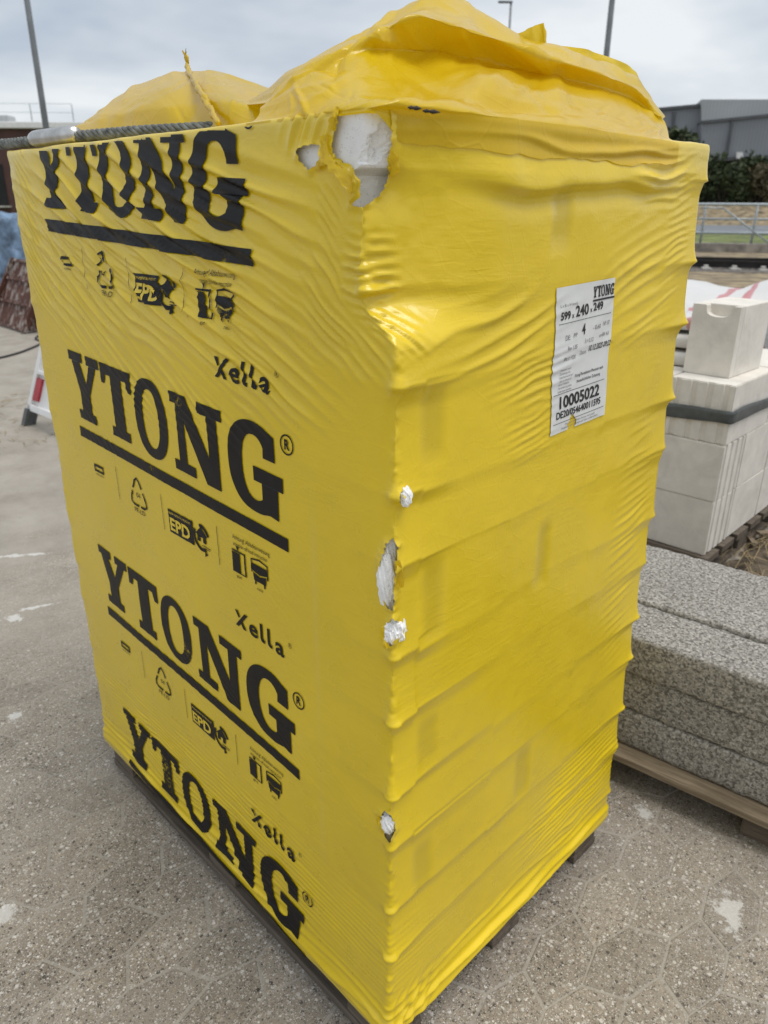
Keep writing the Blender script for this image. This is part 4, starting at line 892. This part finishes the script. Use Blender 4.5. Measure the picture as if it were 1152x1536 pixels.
# ------------------------------------------------------------------ wire rope sling on the pack
rp = [(-3.2, -.30, 1.735), (-2.2, -.12, 1.693), (-1.6, -.02, 1.668), (-1.177, .012, 1.6570), (-1.05, .020, 1.6565), (-.87, .034, 1.6565), (-.70, .060, 1.6560), (-.55, .10, 1.655), (-.40, .16, 1.654), (-.25, .24, 1.654)]
rp = np.array(rp); tt = np.linspace(0, len(rp)-1, 900)
ctrp = np.stack([np.interp(tt, range(len(rp)), rp[:, k]) for k in range(3)], -1)
ker = np.hanning(61); ker /= ker.sum()
for k in range(3): ctrp[:, k] = np.convolve(np.pad(ctrp[:, k], 30, mode='edge'), ker, 'valid')
sl_ = tag(empty('wire_rope_sling', (-1.177, .012, 1.6455)), 'grey steel wire rope with a metal ferrule lying on the yellow pack', 'wire rope')
def srel(V): return np.asarray(V)-np.array([-1.177, .012, 1.6455])
T = np.gradient(ctrp, axis=0); T /= np.linalg.norm(T, axis=1)[:, None]; A_ = np.cross(T, [0, 0, 1.0]); A_ /= np.linalg.norm(A_, axis=1)[:, None]; B_ = np.cross(T, A_)
arc = np.concatenate([[0], np.cumsum(np.linalg.norm(np.diff(ctrp, axis=0), axis=1))])
for k in range(6):
    ph = 2*math.pi*(k/6)+arc/.075*2*math.pi*.8; off_ = .0068*(np.cos(ph)[:, None]*A_+np.sin(ph)[:, None]*B_)
    V, F = tube(srel(ctrp+off_), .0041, 6); link('strand', np_mesh('strand', V, F, True), M_STEEL, sl_)
V, F = tube(srel(ctrp[::12]), .0045, 6); link('core_strand', np_mesh('core_strand', V, F, True), M_STEEL, sl_)
i0, i1 = np.argmin(np.abs(ctrp[:, 0]+1.050)), np.argmin(np.abs(ctrp[:, 0]+.876)); q = ctrp[np.linspace(i0, i1, 14).astype(int)]; q = q+np.array([0, -.004, .003])
rad = np.full(14, .0158); rad[0] = .0125; rad[1] = .0152; rad[-1] = .0125; rad[-2] = .0152
fe = link('ferrule', tube_mesh('ferrule', srel(q), rad, 22), M_ALU, sl_); fe['label'] = 'dull aluminium ferrule crimped on the rope'

# ------------------------------------------------------------------ porous concrete planks on their pallet
SA = R(7.0); SO = np.array([-.0928, 1.0568])
def sp2(x, y): return (SO[0]+x*math.cos(SA)-y*math.sin(SA), SO[1]+x*math.sin(SA)+y*math.cos(SA))
def plank(x0, x1, y0, y1, z0, z1, seed):
    nx, ny, nz = 150, max(6, int((y1-y0)/.012)), 12; bm = bmesh.new(); lx, ly, lz = x1-x0, y1-y0, z1-z0; c = np.array([(x0+x1)/2, (y0+y1)/2, z0])
    def face(P, nrm):
        P = P.reshape(P.shape[0], P.shape[1], 3); k = P+0
        # worn, crumbly edges
        d = np.stack([np.minimum(k[..., 0], lx-k[..., 0]), np.minimum(k[..., 1], ly-k[..., 1]), np.minimum(k[..., 2], lz-k[..., 2])], -1); ds = np.sort(d, -1); ed = np.exp(-ds[..., 1]/.007)
        n_ = fbm(k[..., 0]*55+k[..., 2]*31, k[..., 1]*55+k[..., 2]*47, seed, 3)
        ctr_ = np.array([lx/2, ly/2, lz/2]); inward = np.sign(ctr_-k)
        k = k+inward*np.array([1, 1, 1])*(ed*(.0030+.0035*n_))[..., None]*(d < .02)
        k = k+np.array(nrm)*(.0016*n_*(1-ed))[..., None]
        h, w_ = k.shape[:2]; k[..., 0] -= lx/2; k[..., 1] -= ly/2; vv = [[bm.verts.new(k[i, j]) for j in range(w_)] for i in range(h)]
        for i in range(h-1):
            for j in range(w_-1): bm.faces.new((vv[i][j], vv[i][j+1], vv[i+1][j+1], vv[i+1][j]))
    xs = np.linspace(0, lx, nx); ys = np.linspace(0, ly, ny); zs = np.linspace(0, lz, nz)
    for zz, s_ in ((0, -1), (lz, 1)): a, b = np.meshgrid(xs, ys); face(np.stack([a, b, a*0+zz], -1), (0, 0, s_))
    for yy, s_ in ((0, -1), (ly, 1)): a, b = np.meshgrid(xs, zs); face(np.stack([a, a*0+yy, b], -1), (0, s_, 0))
    for xx, s_ in ((0, -1), (lx, 1)): a, b = np.meshgrid(ys, zs); face(np.stack([a*0+xx, a, b], -1), (s_, 0, 0))
    bmesh.ops.remove_doubles(bm, verts=bm.verts[:], dist=.0012)
    o = link('concrete_plank', bm_mesh('concrete_plank', bm, True), M_POR); q = sp2(c[0], c[1]); o.location = (q[0], q[1], z0); o.rotation_euler = (0, 0, SA); return o
pg = 'porous concrete planks stacked on the pallet'
lay = [(.1065, .2235), (.225, .3435), (.345, .4655)]
nm = ('bottom', 'middle', 'top')
for k, (z0, z1) in enumerate(lay):
    dx = (0, .015, -.012)[k]; fy = (0.0, .004, -.005)[k]
    tag(plank(-.9+dx, 1.25+dx, fy, .192+fy, z0, z1, 3+k), ('lowest porous grey concrete plank resting on the pallet board', 'porous grey concrete plank in the middle layer of the stack', 'narrow porous concrete plank on top, open side of the stack')[k], 'concrete plank', pg)
    tag(plank(-.9-dx, 1.25-dx, .206, .61, z0, z1, 13+k), ('wide porous plank of the lowest layer behind the narrow one', 'wide porous plank of the middle layer behind the narrow one', 'wide porous concrete plank on top, beside the white block stack')[k], 'concrete plank', pg)
q = sp2(.2, .3)
p2 = tag(empty('wooden_pallet', (q[0], q[1], GZ), SA), 'pale board pallet carrying the porous concrete planks', 'pallet')
for k in range(5): link('deck_board', box_mesh('deck_board', (0, -.29+k*.15, .0905), (2.1, .125, .021), 0, .003), M_BOARD, p2)
for x in (-.85, .18, .98):
    link('stringer_board', box_mesh('stringer_board', (x, 0.01, .071), (.095, .66, .018), 0, .003), M_WOOD, p2)
    for y in (-.265, .0, .29): link('foot_block', box_mesh('foot_block', (x, y, .031), (.10, .11, .062), 0, .006), M_WOOD, p2)

# ------------------------------------------------------------------ stack of aerated concrete blocks
AA = R(2.0); AO = np.array([-.452, 2.385])
def ap(x, y): return (AO[0]+x*math.cos(AA)-y*math.sin(AA), AO[1]+x*math.sin(AA)+y*math.cos(AA))
def rib_side(a, b, n, depth):
    # points from a to b with n shallow ribs stepping inwards (normal is to the right of a->b pointing out)
    a = np.array(a); b = np.array(b); e = b-a; nn = np.array([e[1], -e[0]])/np.hypot(*e); out = []
    for k in range(n):
        t0, t1 = (k+.30)/n, (k+.70)/n; out += [a+e*t0, a+e*(t0+.02/n*2)-nn*depth, a+e*(t1-.02/n*2)-nn*depth, a+e*t1]
    return out
def aac_block(x0, x1, y0, y1, z0, z1, ribs, label, group='white blocks stacked on the far pallet'):
    lx, ly = x1-x0, y1-y0; P = []
    cs = [(-lx/2, -ly/2), (lx/2, -ly/2), (lx/2, ly/2), (-lx/2, ly/2)]
    for i, sd_ in enumerate('frbl'):
        P.append(np.array(cs[i]))
        if sd_ in ribs: P += rib_side(cs[i], cs[(i+1) % 4], 4, .007)
    bm = bmesh.new(); vb = [bm.verts.new((p[0], p[1], 0)) for p in P]; f_ = bm.faces.new(vb); r_ = bmesh.ops.extrude_face_region(bm, geom=[f_]); vt = [g for g in r_['geom'] if isinstance(g, bmesh.types.BMVert)]
    bmesh.ops.translate(bm, verts=vt, vec=(0, 0, z1-z0))
    es = [e for e in bm.edges if abs(e.verts[0].co.z-e.verts[1].co.z) < 1e-6 or (e.calc_face_angle(0) > .9 and min(abs(abs(v.co.x)-lx/2)+abs(abs(v.co.y)-ly/2) for v in e.verts) < 1e-4)]
    bmesh.ops.bevel(bm, geom=es, offset=.004, segments=2, affect='EDGES')
    for v in bm.verts: v.co += Vector((random.uniform(-1, 1), random.uniform(-1, 1), random.uniform(-1, 1)))*.0006
    o = link('aerated_block', bm_mesh('aerated_block', bm), M_AAC); q = ap((x0+x1)/2, (y0+y1)/2); o.location = (q[0], q[1], z0); o.rotation_euler = (0, 0, AA+random.uniform(-.006, .006))
    return tag(o, label, 'block', group)
g = .003
ZC = (.140, .389, .638, .887)
# lowest two courses: long faces to the front, ribbed ends to the side
for c in (0, 1):
    z0, z1 = ZC[c]+.0005, ZC[c+1]-.0005; nmz = ('lowest', 'middle')[c]
    for j in (0, 1): aac_block(-.54*(j+1)+g, -.54*j-g, 0, .25-g, z0, z1, 'rl', 'white block laid lengthwise with ribbed end, %s course%s' % (nmz, ', inner one' if j else ' at the corner'))
    for i in (0, 1):
        for j in range(4): aac_block(-.27*(j+1)+g, -.27*j-g, .25+.375*i+g, .625+.375*i-g, z0, z1, 'fb', 'smooth sided white block of the %s course, %s behind the lengthwise one, %s row' % (nmz, ('first', 'second')[i], ('outer', 'second', 'third', 'inner')[j]))
z0, z1 = ZC[2]+.0005, ZC[3]-.0005
for j in range(4):
    for i in (0, 1):
        aac_block(-.27*(j+1)+g, -.27*j-g, .0+.5*i+g, .5+.5*i-g, z0, z1, 'fb', 'ribbed white block of the strapped top course, %s %s' % (('corner', 'second', 'third', 'fourth')[j], ('facing the planks', 'behind')[i]))
# the single block with a grip pocket
def grip_block():
    lx, ly, lz = .200, .335, .288; bm = bmesh.new()
    add_box(bm, (0, .0225, lz/2), (lx, ly-.045, lz), 0, .004)
    prof = [(-lx/2+.002, .001), (lx/2-.002, .001), (lx/2-.002, lz-.002)]
    n_ = 10; cxx, wn_, dp = .012, .058, .036
    arcp = [(cxx+wn_, lz-.002), (cxx+wn_-.004, lz-.006)]+[(cxx+(wn_-.006)*math.cos(a), lz-.012-dp*math.sin(a)**.5 if math.sin(a) > 0 else lz-.012) for a in np.linspace(0.05, math.pi-.05, n_)]+[(cxx-wn_+.004, lz-.006), (cxx-wn_, lz-.002)]
    prof += arcp+[(-lx/2+.002, lz-.002)]
    vb = [bm.verts.new((x, -ly/2+.046, z)) for x, z in prof]; f_ = bm.faces.new(vb); r_ = bmesh.ops.extrude_face_region(bm, geom=[f_]); bmesh.ops.translate(bm, verts=[q_ for q_ in r_['geom'] if isinstance(q_, bmesh.types.BMVert)], vec=(0, -.044, 0))
    return bm_mesh('aerated_block', bm)
o = link('aerated_block', grip_block(), M_AAC); q = ap(-.172, .165+.13); o.location = (q[0], q[1], .8875); o.rotation_euler = (0, 0, AA-.03); tag(o, 'single white block with a scooped grip pocket standing on the stack', 'block')
# grey strap around the top course
outl = [ap(.006, -.006), ap(.006, 1.006), ap(-1.086, 1.006), ap(-1.086, -.006)]
def strap_loop():
    V = []; F = []; pr = [(-.027, .000), (-.020, .004), (-.012, .0015), (-.004, .0045), (.003, .0015), (.012, .005), (.020, .002), (.026, .000)]
    ring_ = []; N = 24
    for i in range(4):
        a, b = np.array(outl[i]), np.array(outl[(i+1) % 4])
        for k in range(N): ring_.append(a+(b-a)*k/N)
    ring_ = np.array(ring_); c = ring_.mean(0); m = len(ring_)
    for i in range(m):
        e = ring_[(i+1) % m]-ring_[i-1]; e /= np.hypot(*e); nn = np.array([e[1], -e[0]]); nn = nn if nn@(ring_[i]-c) > 0 else -nn
        zc = .752+.010*math.sin(i*.13+1)-.012*math.sin(i/N*math.pi)**2
        for h, d_ in pr: V.append((ring_[i][0]+nn[0]*(d_+.001), ring_[i][1]+nn[1]*(d_+.001), zc+h*(1+.12*math.sin(i*.5))))
    k = len(pr)
    for i in range(m):
        for j in range(k-1): F.append((i*k+j, ((i+1) % m)*k+j, ((i+1) % m)*k+j+1, i*k+j+1))
    return np_mesh('strap', V, F, True)
tag(link('strap', strap_loop(), M_STRAP), 'dark grey plastic strap wound around the white block stack', 'strap')
q = ap(-.55, .5)
p3 = tag(empty('wooden_pallet', (q[0], q[1], GZ), AA), 'grey wooden pallet under the stacked white blocks', 'pallet')
for x in (-.50, 0, .50):
    link('bottom_board', box_mesh('bottom_board', (x, 0, .011), (.1, 1.0, .022), 0, .003), M_WOOD, p3)
    for y in (-.44, 0, .44): link('foot_block', box_mesh('foot_block', (x, y, .062), (.1, .11, .078), 0, .004), M_WOOD, p3)
for k in range(6): link('deck_board', box_mesh('deck_board', (0, -.45+k*.18, .1175), (1.14, .14, .034), 0, .003), M_WOOD, p3)

# ------------------------------------------------------------------ red and white film pack and pale rolls behind
def stripe_mat():
    m, t, p, o = mat('red_white_film'); v = objc(t)
    mpn = nd(t, 'ShaderNodeMapping'); mpn.inputs['Rotation'].default_value = (0, .5, .25); t.links.new(v, mpn.inputs[0])
    wv = nd(t, 'ShaderNodeTexWave', i_Scale=.75, i_Distortion=3.5, i_Detail=2.0); t.links.new(mpn.outputs[0], wv.inputs['Vector'])
    c = ramp(t, wv.outputs['Fac'], [(0.66, (0.62, 0.61, 0.60)), (0.70, (0.52, 0.26, 0.27)), (0.90, (0.48, 0.20, 0.21)), (0.93, (0.62, 0.61, 0.60))]); t.links.new(c, p.inputs['Base Color']); p.inputs['Roughness'].default_value = 0.4; return m
M_RW = stripe_mat()
def crumpled_box(lx, ly, lz, seed, amp):
    bm = bmesh.new(); bmesh.ops.create_cube(bm, size=1); bmesh.ops.subdivide_edges(bm, edges=bm.edges[:], cuts=26, use_grid_fill=True)
    V = np.array([v.co[:] for v in bm.verts]); P = V*np.array([lx, ly, lz]); n_ = fbm(P[:, 0]*5+P[:, 2]*3, P[:, 1]*5+P[:, 2]*4, seed, 4); n2 = fbm(P[:, 0]*2.1+9, P[:, 1]*2.1, seed+5, 2)
    nrm = V/np.linalg.norm(V, axis=1)[:, None]; P = P+nrm*(n_*amp)[:, None]; P[:, 2] += np.where(V[:, 2] > 0, n2*amp*2.2+.05*lz*(1-4*V[:, 0]**2), 0); P[:, 2] += lz/2
    for v, q_ in zip(bm.verts, P): v.co = q_
    return bm_mesh('film', bm, True)
rw = tag(empty('film_pack', (-1.15, 4.55, GZ), R(14)), 'low pack wrapped in crumpled white film with red stripes', 'film pack')
link('film', crumpled_box(2.2, 1.1, .93, 3, .075), M_RW, rw)
link('base_board', box_mesh('base_board', (0, 0, .0), (1.9, .9, .08), 0), M_WOOD, rw)
M_ROLL = simple('pale_foam', (0.60, 0.58, 0.54), 0.6, 0.1, 6)
for k, z in enumerate((.90, .975, 1.05)):
    bm = bmesh.new(); add_box(bm, (0, 0, 0), (.42, .26, .058), 0, .022); o = link('pale_slab', bm_mesh('pale_slab', bm, True), (M_ROLL, M_RW)[k == 2]); q = on_x((1036, 505), -.72); o.location = (*ap(-.42-.01*k, .35+.012*k), z+.018); o.rotation_euler = (0, 0, AA+.12*k)
    tag(o, ('lowest pale rounded slab lying beside the gripped block', 'middle pale rounded slab lying beside the gripped block', 'topmost slab in red and white film beside the gripped block')[k], 'slab', 'pale slabs on the white stack')
for k in (0, 1):
    pass
# straw and litter by the white stack
def straw(n, xr, yr, seed, lmin, lmax, zmax, z0=0.004, rw_=.0016):
    g_ = np.random.default_rng(seed); V = []; F = []
    for i in range(n):
        x, y = g_.uniform(*xr), g_.uniform(*yr); a = g_.uniform(0, 2*math.pi); l = g_.uniform(lmin, lmax); h = g_.uniform(0, zmax)
        d = np.array([math.cos(a), math.sin(a)]); p0 = np.array([x, y, z0+.001]); p1 = np.array([x+d[0]*l*.5, y+d[1]*l*.5, z0+h]); p2_ = np.array([x+d[0]*l+g_.normal()*.02, y+d[1]*l+g_.normal()*.02, z0+h*g_.uniform(.1, 1.1)])
        s_ = np.array([-d[1], d[0], .3])*rw_*g_.uniform(.6, 1.6); k = len(V); V += [p0-s_, p0+s_, p1+s_, p1-s_, p2_+s_*.4, p2_-s_*.4]; F += [(k, k+1, k+2, k+3), (k+3, k+2, k+4, k+5)]
    return np_mesh('straw', V, F)
M_STRAW = leaf_mat('dry_straw', (0.10, 0.075, 0.035), (0.36, 0.27, 0.14))
soilm = simple('dark_soil', (0.105, 0.082, 0.056), 0.95, 0.4, 9, 0, 1.0, 40)
def patch(name, x0, x1, y0, y1, nx, ny, amp, seed, m, z=.010):
    xs = np.linspace(x0, x1, nx); ys = np.linspace(y0, y1, ny); a, b = np.meshgrid(xs, ys); ed = np.minimum(np.minimum(a-x0, x1-a), np.minimum(b-y0, y1-b)); h = z*sstep(0, .25, ed+.2*fbm(a*3, b*3, seed, 2))+amp*fbm(a*6, b*6, seed, 4)*sstep(0, .2, ed)-.012*(1-sstep(0, .06, ed))
    idx = np.arange(nx*ny).reshape(ny, nx); F = np.stack([idx[:-1, :-1], idx[:-1, 1:], idx[1:, 1:], idx[1:, :-1]], -1).reshape(-1, 4); return structure(link(name, np_mesh(name, np.stack([a, b, h], -1).reshape(-1, 3), F, True), m))
patch('soil', -.52, 1.6, 1.75, 4.6, 70, 90, .022, 5, soilm)
st = stuff(link('straw_litter', straw(2600, (-.5, 1.2), (1.85, 4.4), 9, .05, .28, .05, .012), M_STRAW)); tag(st, 'dry straw and stalks littering the soil by the white stack', 'straw')
for k, (px, l) in enumerate((((1146, 800), .09), ((1128, 812), .12))):
    q = on_z(px, .03); o = link('wood_scrap', box_mesh('wood_scrap', (0, 0, 0), (l, .028, .014), 0, .002), M_BOARD); o.location = (q[0], q[1], .032); o.rotation_euler = (0.1, .15, 1.2+k*.9); tag(o, ('short pale wood scrap lying in the straw', 'longer wood scrap lying in the straw')[k], 'wood scrap')

# ------------------------------------------------------------------ things on the yard to the left
def rust_mat():
    m, t, p, o = mat('rusty_plate'); v = objc(t); n_ = noise(t, v, 5, 7, 0.7, 1.2)
    mpn = nd(t, 'ShaderNodeMapping'); mpn.inputs['Scale'].default_value = (7, 7, 1.4); t.links.new(v, mpn.inputs[0])
    c = ramp(t, noise(t, mpn.outputs[0], 1.6, 6, 0.7, .6), [(0.38, (0.075, 0.026, 0.018)), (0.52, (0.13, 0.048, 0.03)), (0.57, (0.42, 0.38, 0.34)), (0.75, (0.50, 0.46, 0.42))])
    t.links.new(mixc(t, ramp(t, n_, [(0.4, 0.0), (0.6, .6)]), c, (0.07, 0.03, 0.022)), p.inputs['Base Color']); p.inputs['Roughness'].default_value = 0.85; bump(t, p, n_, .5, .02); return m
a_ = on_z((-14, 484)); b_ = on_z((40, 501)); ez = (b_-a_); ez[2] = 0; Lr = np.linalg.norm(ez); rz_ = math.atan2(ez[1], ez[0])
rp_ = tag(empty('rusty_panel', tuple(a_), rz_), 'rusty steel formwork panel with flaking white paint leaning back', 'steel panel')
M_RUST = rust_mat()
tl = R(-24)
def rpart(name, c, d, bev=.005):
    me = box_mesh(name, c, d, 0, bev); me.transform(Matrix(((1, 0, .33, 0), (0, 1, 0, 0), (0, 0, 1, 0), (0, 0, 0, 1)))); me.transform(Matrix.Rotation(tl, 4, 'X')); return link(name, me, M_RUST, rp_)
rpart('plate', (Lr/2, .0, .47), (Lr, .012, .92))
for z in (.03, .35, .66, .91): rpart('rib', (Lr/2, -.022, z), (Lr-.1, .03, .035))
for x in (.025, Lr-.025): rpart('side_flange', (x, -.03, .47), (.04, .075, .92))
rpart('back_post', (Lr-.1, .11, .45), (.06, .2, .8))
M_TARP = simple('blue_tarp', (0.13, 0.20, 0.30), 0.4, 0.5, 3.5, 0, .4, 6)
q = on_z((-30, 452))
tp = link('tarpaulin_bundle', crumpled_box(2.8, 1.6, 1.25, 8, .10), M_TARP); tp.location = (q[0]-1.2, q[1]+.6, 0); tp.rotation_euler = (0, 0, .5); tag(tp, 'crumpled blue and white tarpaulin over a pile beyond the rusty panel', 'tarpaulin')
cab = [on_z(p, .012) for p in ((-60, 545), (0, 537), (30, 529), (62, 516), (75, 500), (58, 503), (52, 508), (62, 512), (80, 505), (110, 490))]
tt = np.linspace(0, len(cab)-1, 90); cab = np.array(cab); cc = np.stack([np.interp(tt, range(len(cab)), cab[:, k]) for k in range(3)], -1); kk = np.hanning(13); kk /= kk.sum()
for k in range(2): cc[:, k] = np.convolve(np.pad(cc[:, k], 6, mode='edge'), kk, 'valid')
tag(link('cable', tube_mesh('cable', cc, .013, 8), simple('cable_rubber', (0.03, 0.028, 0.026), 0.6)), 'thin black cable lying across the sandy yard', 'cable')
# white and red barrier trestle: A-frame side seen past the pack
c0 = on_z((40, 636)); c1 = on_z((84, 655)); ev = c1-c0; ev[2] = 0; ev /= np.linalg.norm(ev); rzb = math.atan2(ev[1], ev[0])
ba = tag(empty('road_barrier', tuple(c0), rzb), 'white road barrier with red reflector leaning on a grey foot', 'road barrier')
M_RED = simple('red_reflector', (0.42, 0.03, 0.045), 0.4, 0.1, 8)
tlb = R(-14)
def bpart(name, c, d, m, bev=.006, par=None):
    me = box_mesh(name, c, d, 0, bev); me.transform(Matrix.Translation((0, 0, 0)) @ Matrix.Rotation(tlb, 4, 'X')); return link(name, me, m, par or ba)
LB = 1.05; SK = .22
def skew(o, k):
    for v in o.data.vertices: v.co.x += k*v.co.z
    return o
skew(bpart('foot', (.03, 0, .06), (.055, .09, .14), M_STRAP), .3)
skew(bpart('foot', (LB-.03, 0, .06), (.055, .09, .14), M_STRAP), .3)
skew(bpart('lower_rail', (LB/2, 0, .14), (LB, .05, .05), M_WHITE), .3)
skew(bpart('side_post', (.02, 0, .42), (.05, .05, .60), M_WHITE), .3)
skew(bpart('side_post', (LB-.02, 0, .42), (.05, .05, .60), M_WHITE), .3)
skew(bpart('panel', (LB/2, .012, .28), (LB-.06, .022, .24), M_WHITE), .3)
skew(bpart('panel', (LB/2, .012, .56), (LB-.06, .022, .26), M_WHITE), .3)
skew(bpart('middle_rail', (LB/2, 0, .415), (LB, .045, .03), M_WHITE), .3)
skew(bpart('reflector', (.085, -.008, .285), (.085, .02, .17), M_RED, .002), .3)
wl = stuff(link('weed_litter', straw(340, (-6.2, -4.6), (.7, 2.4), 19, .03, .14, .02, .003, .0022), M_STRAW)); tag(wl, 'dry weeds and leaf litter around the barrier foot', 'litter')
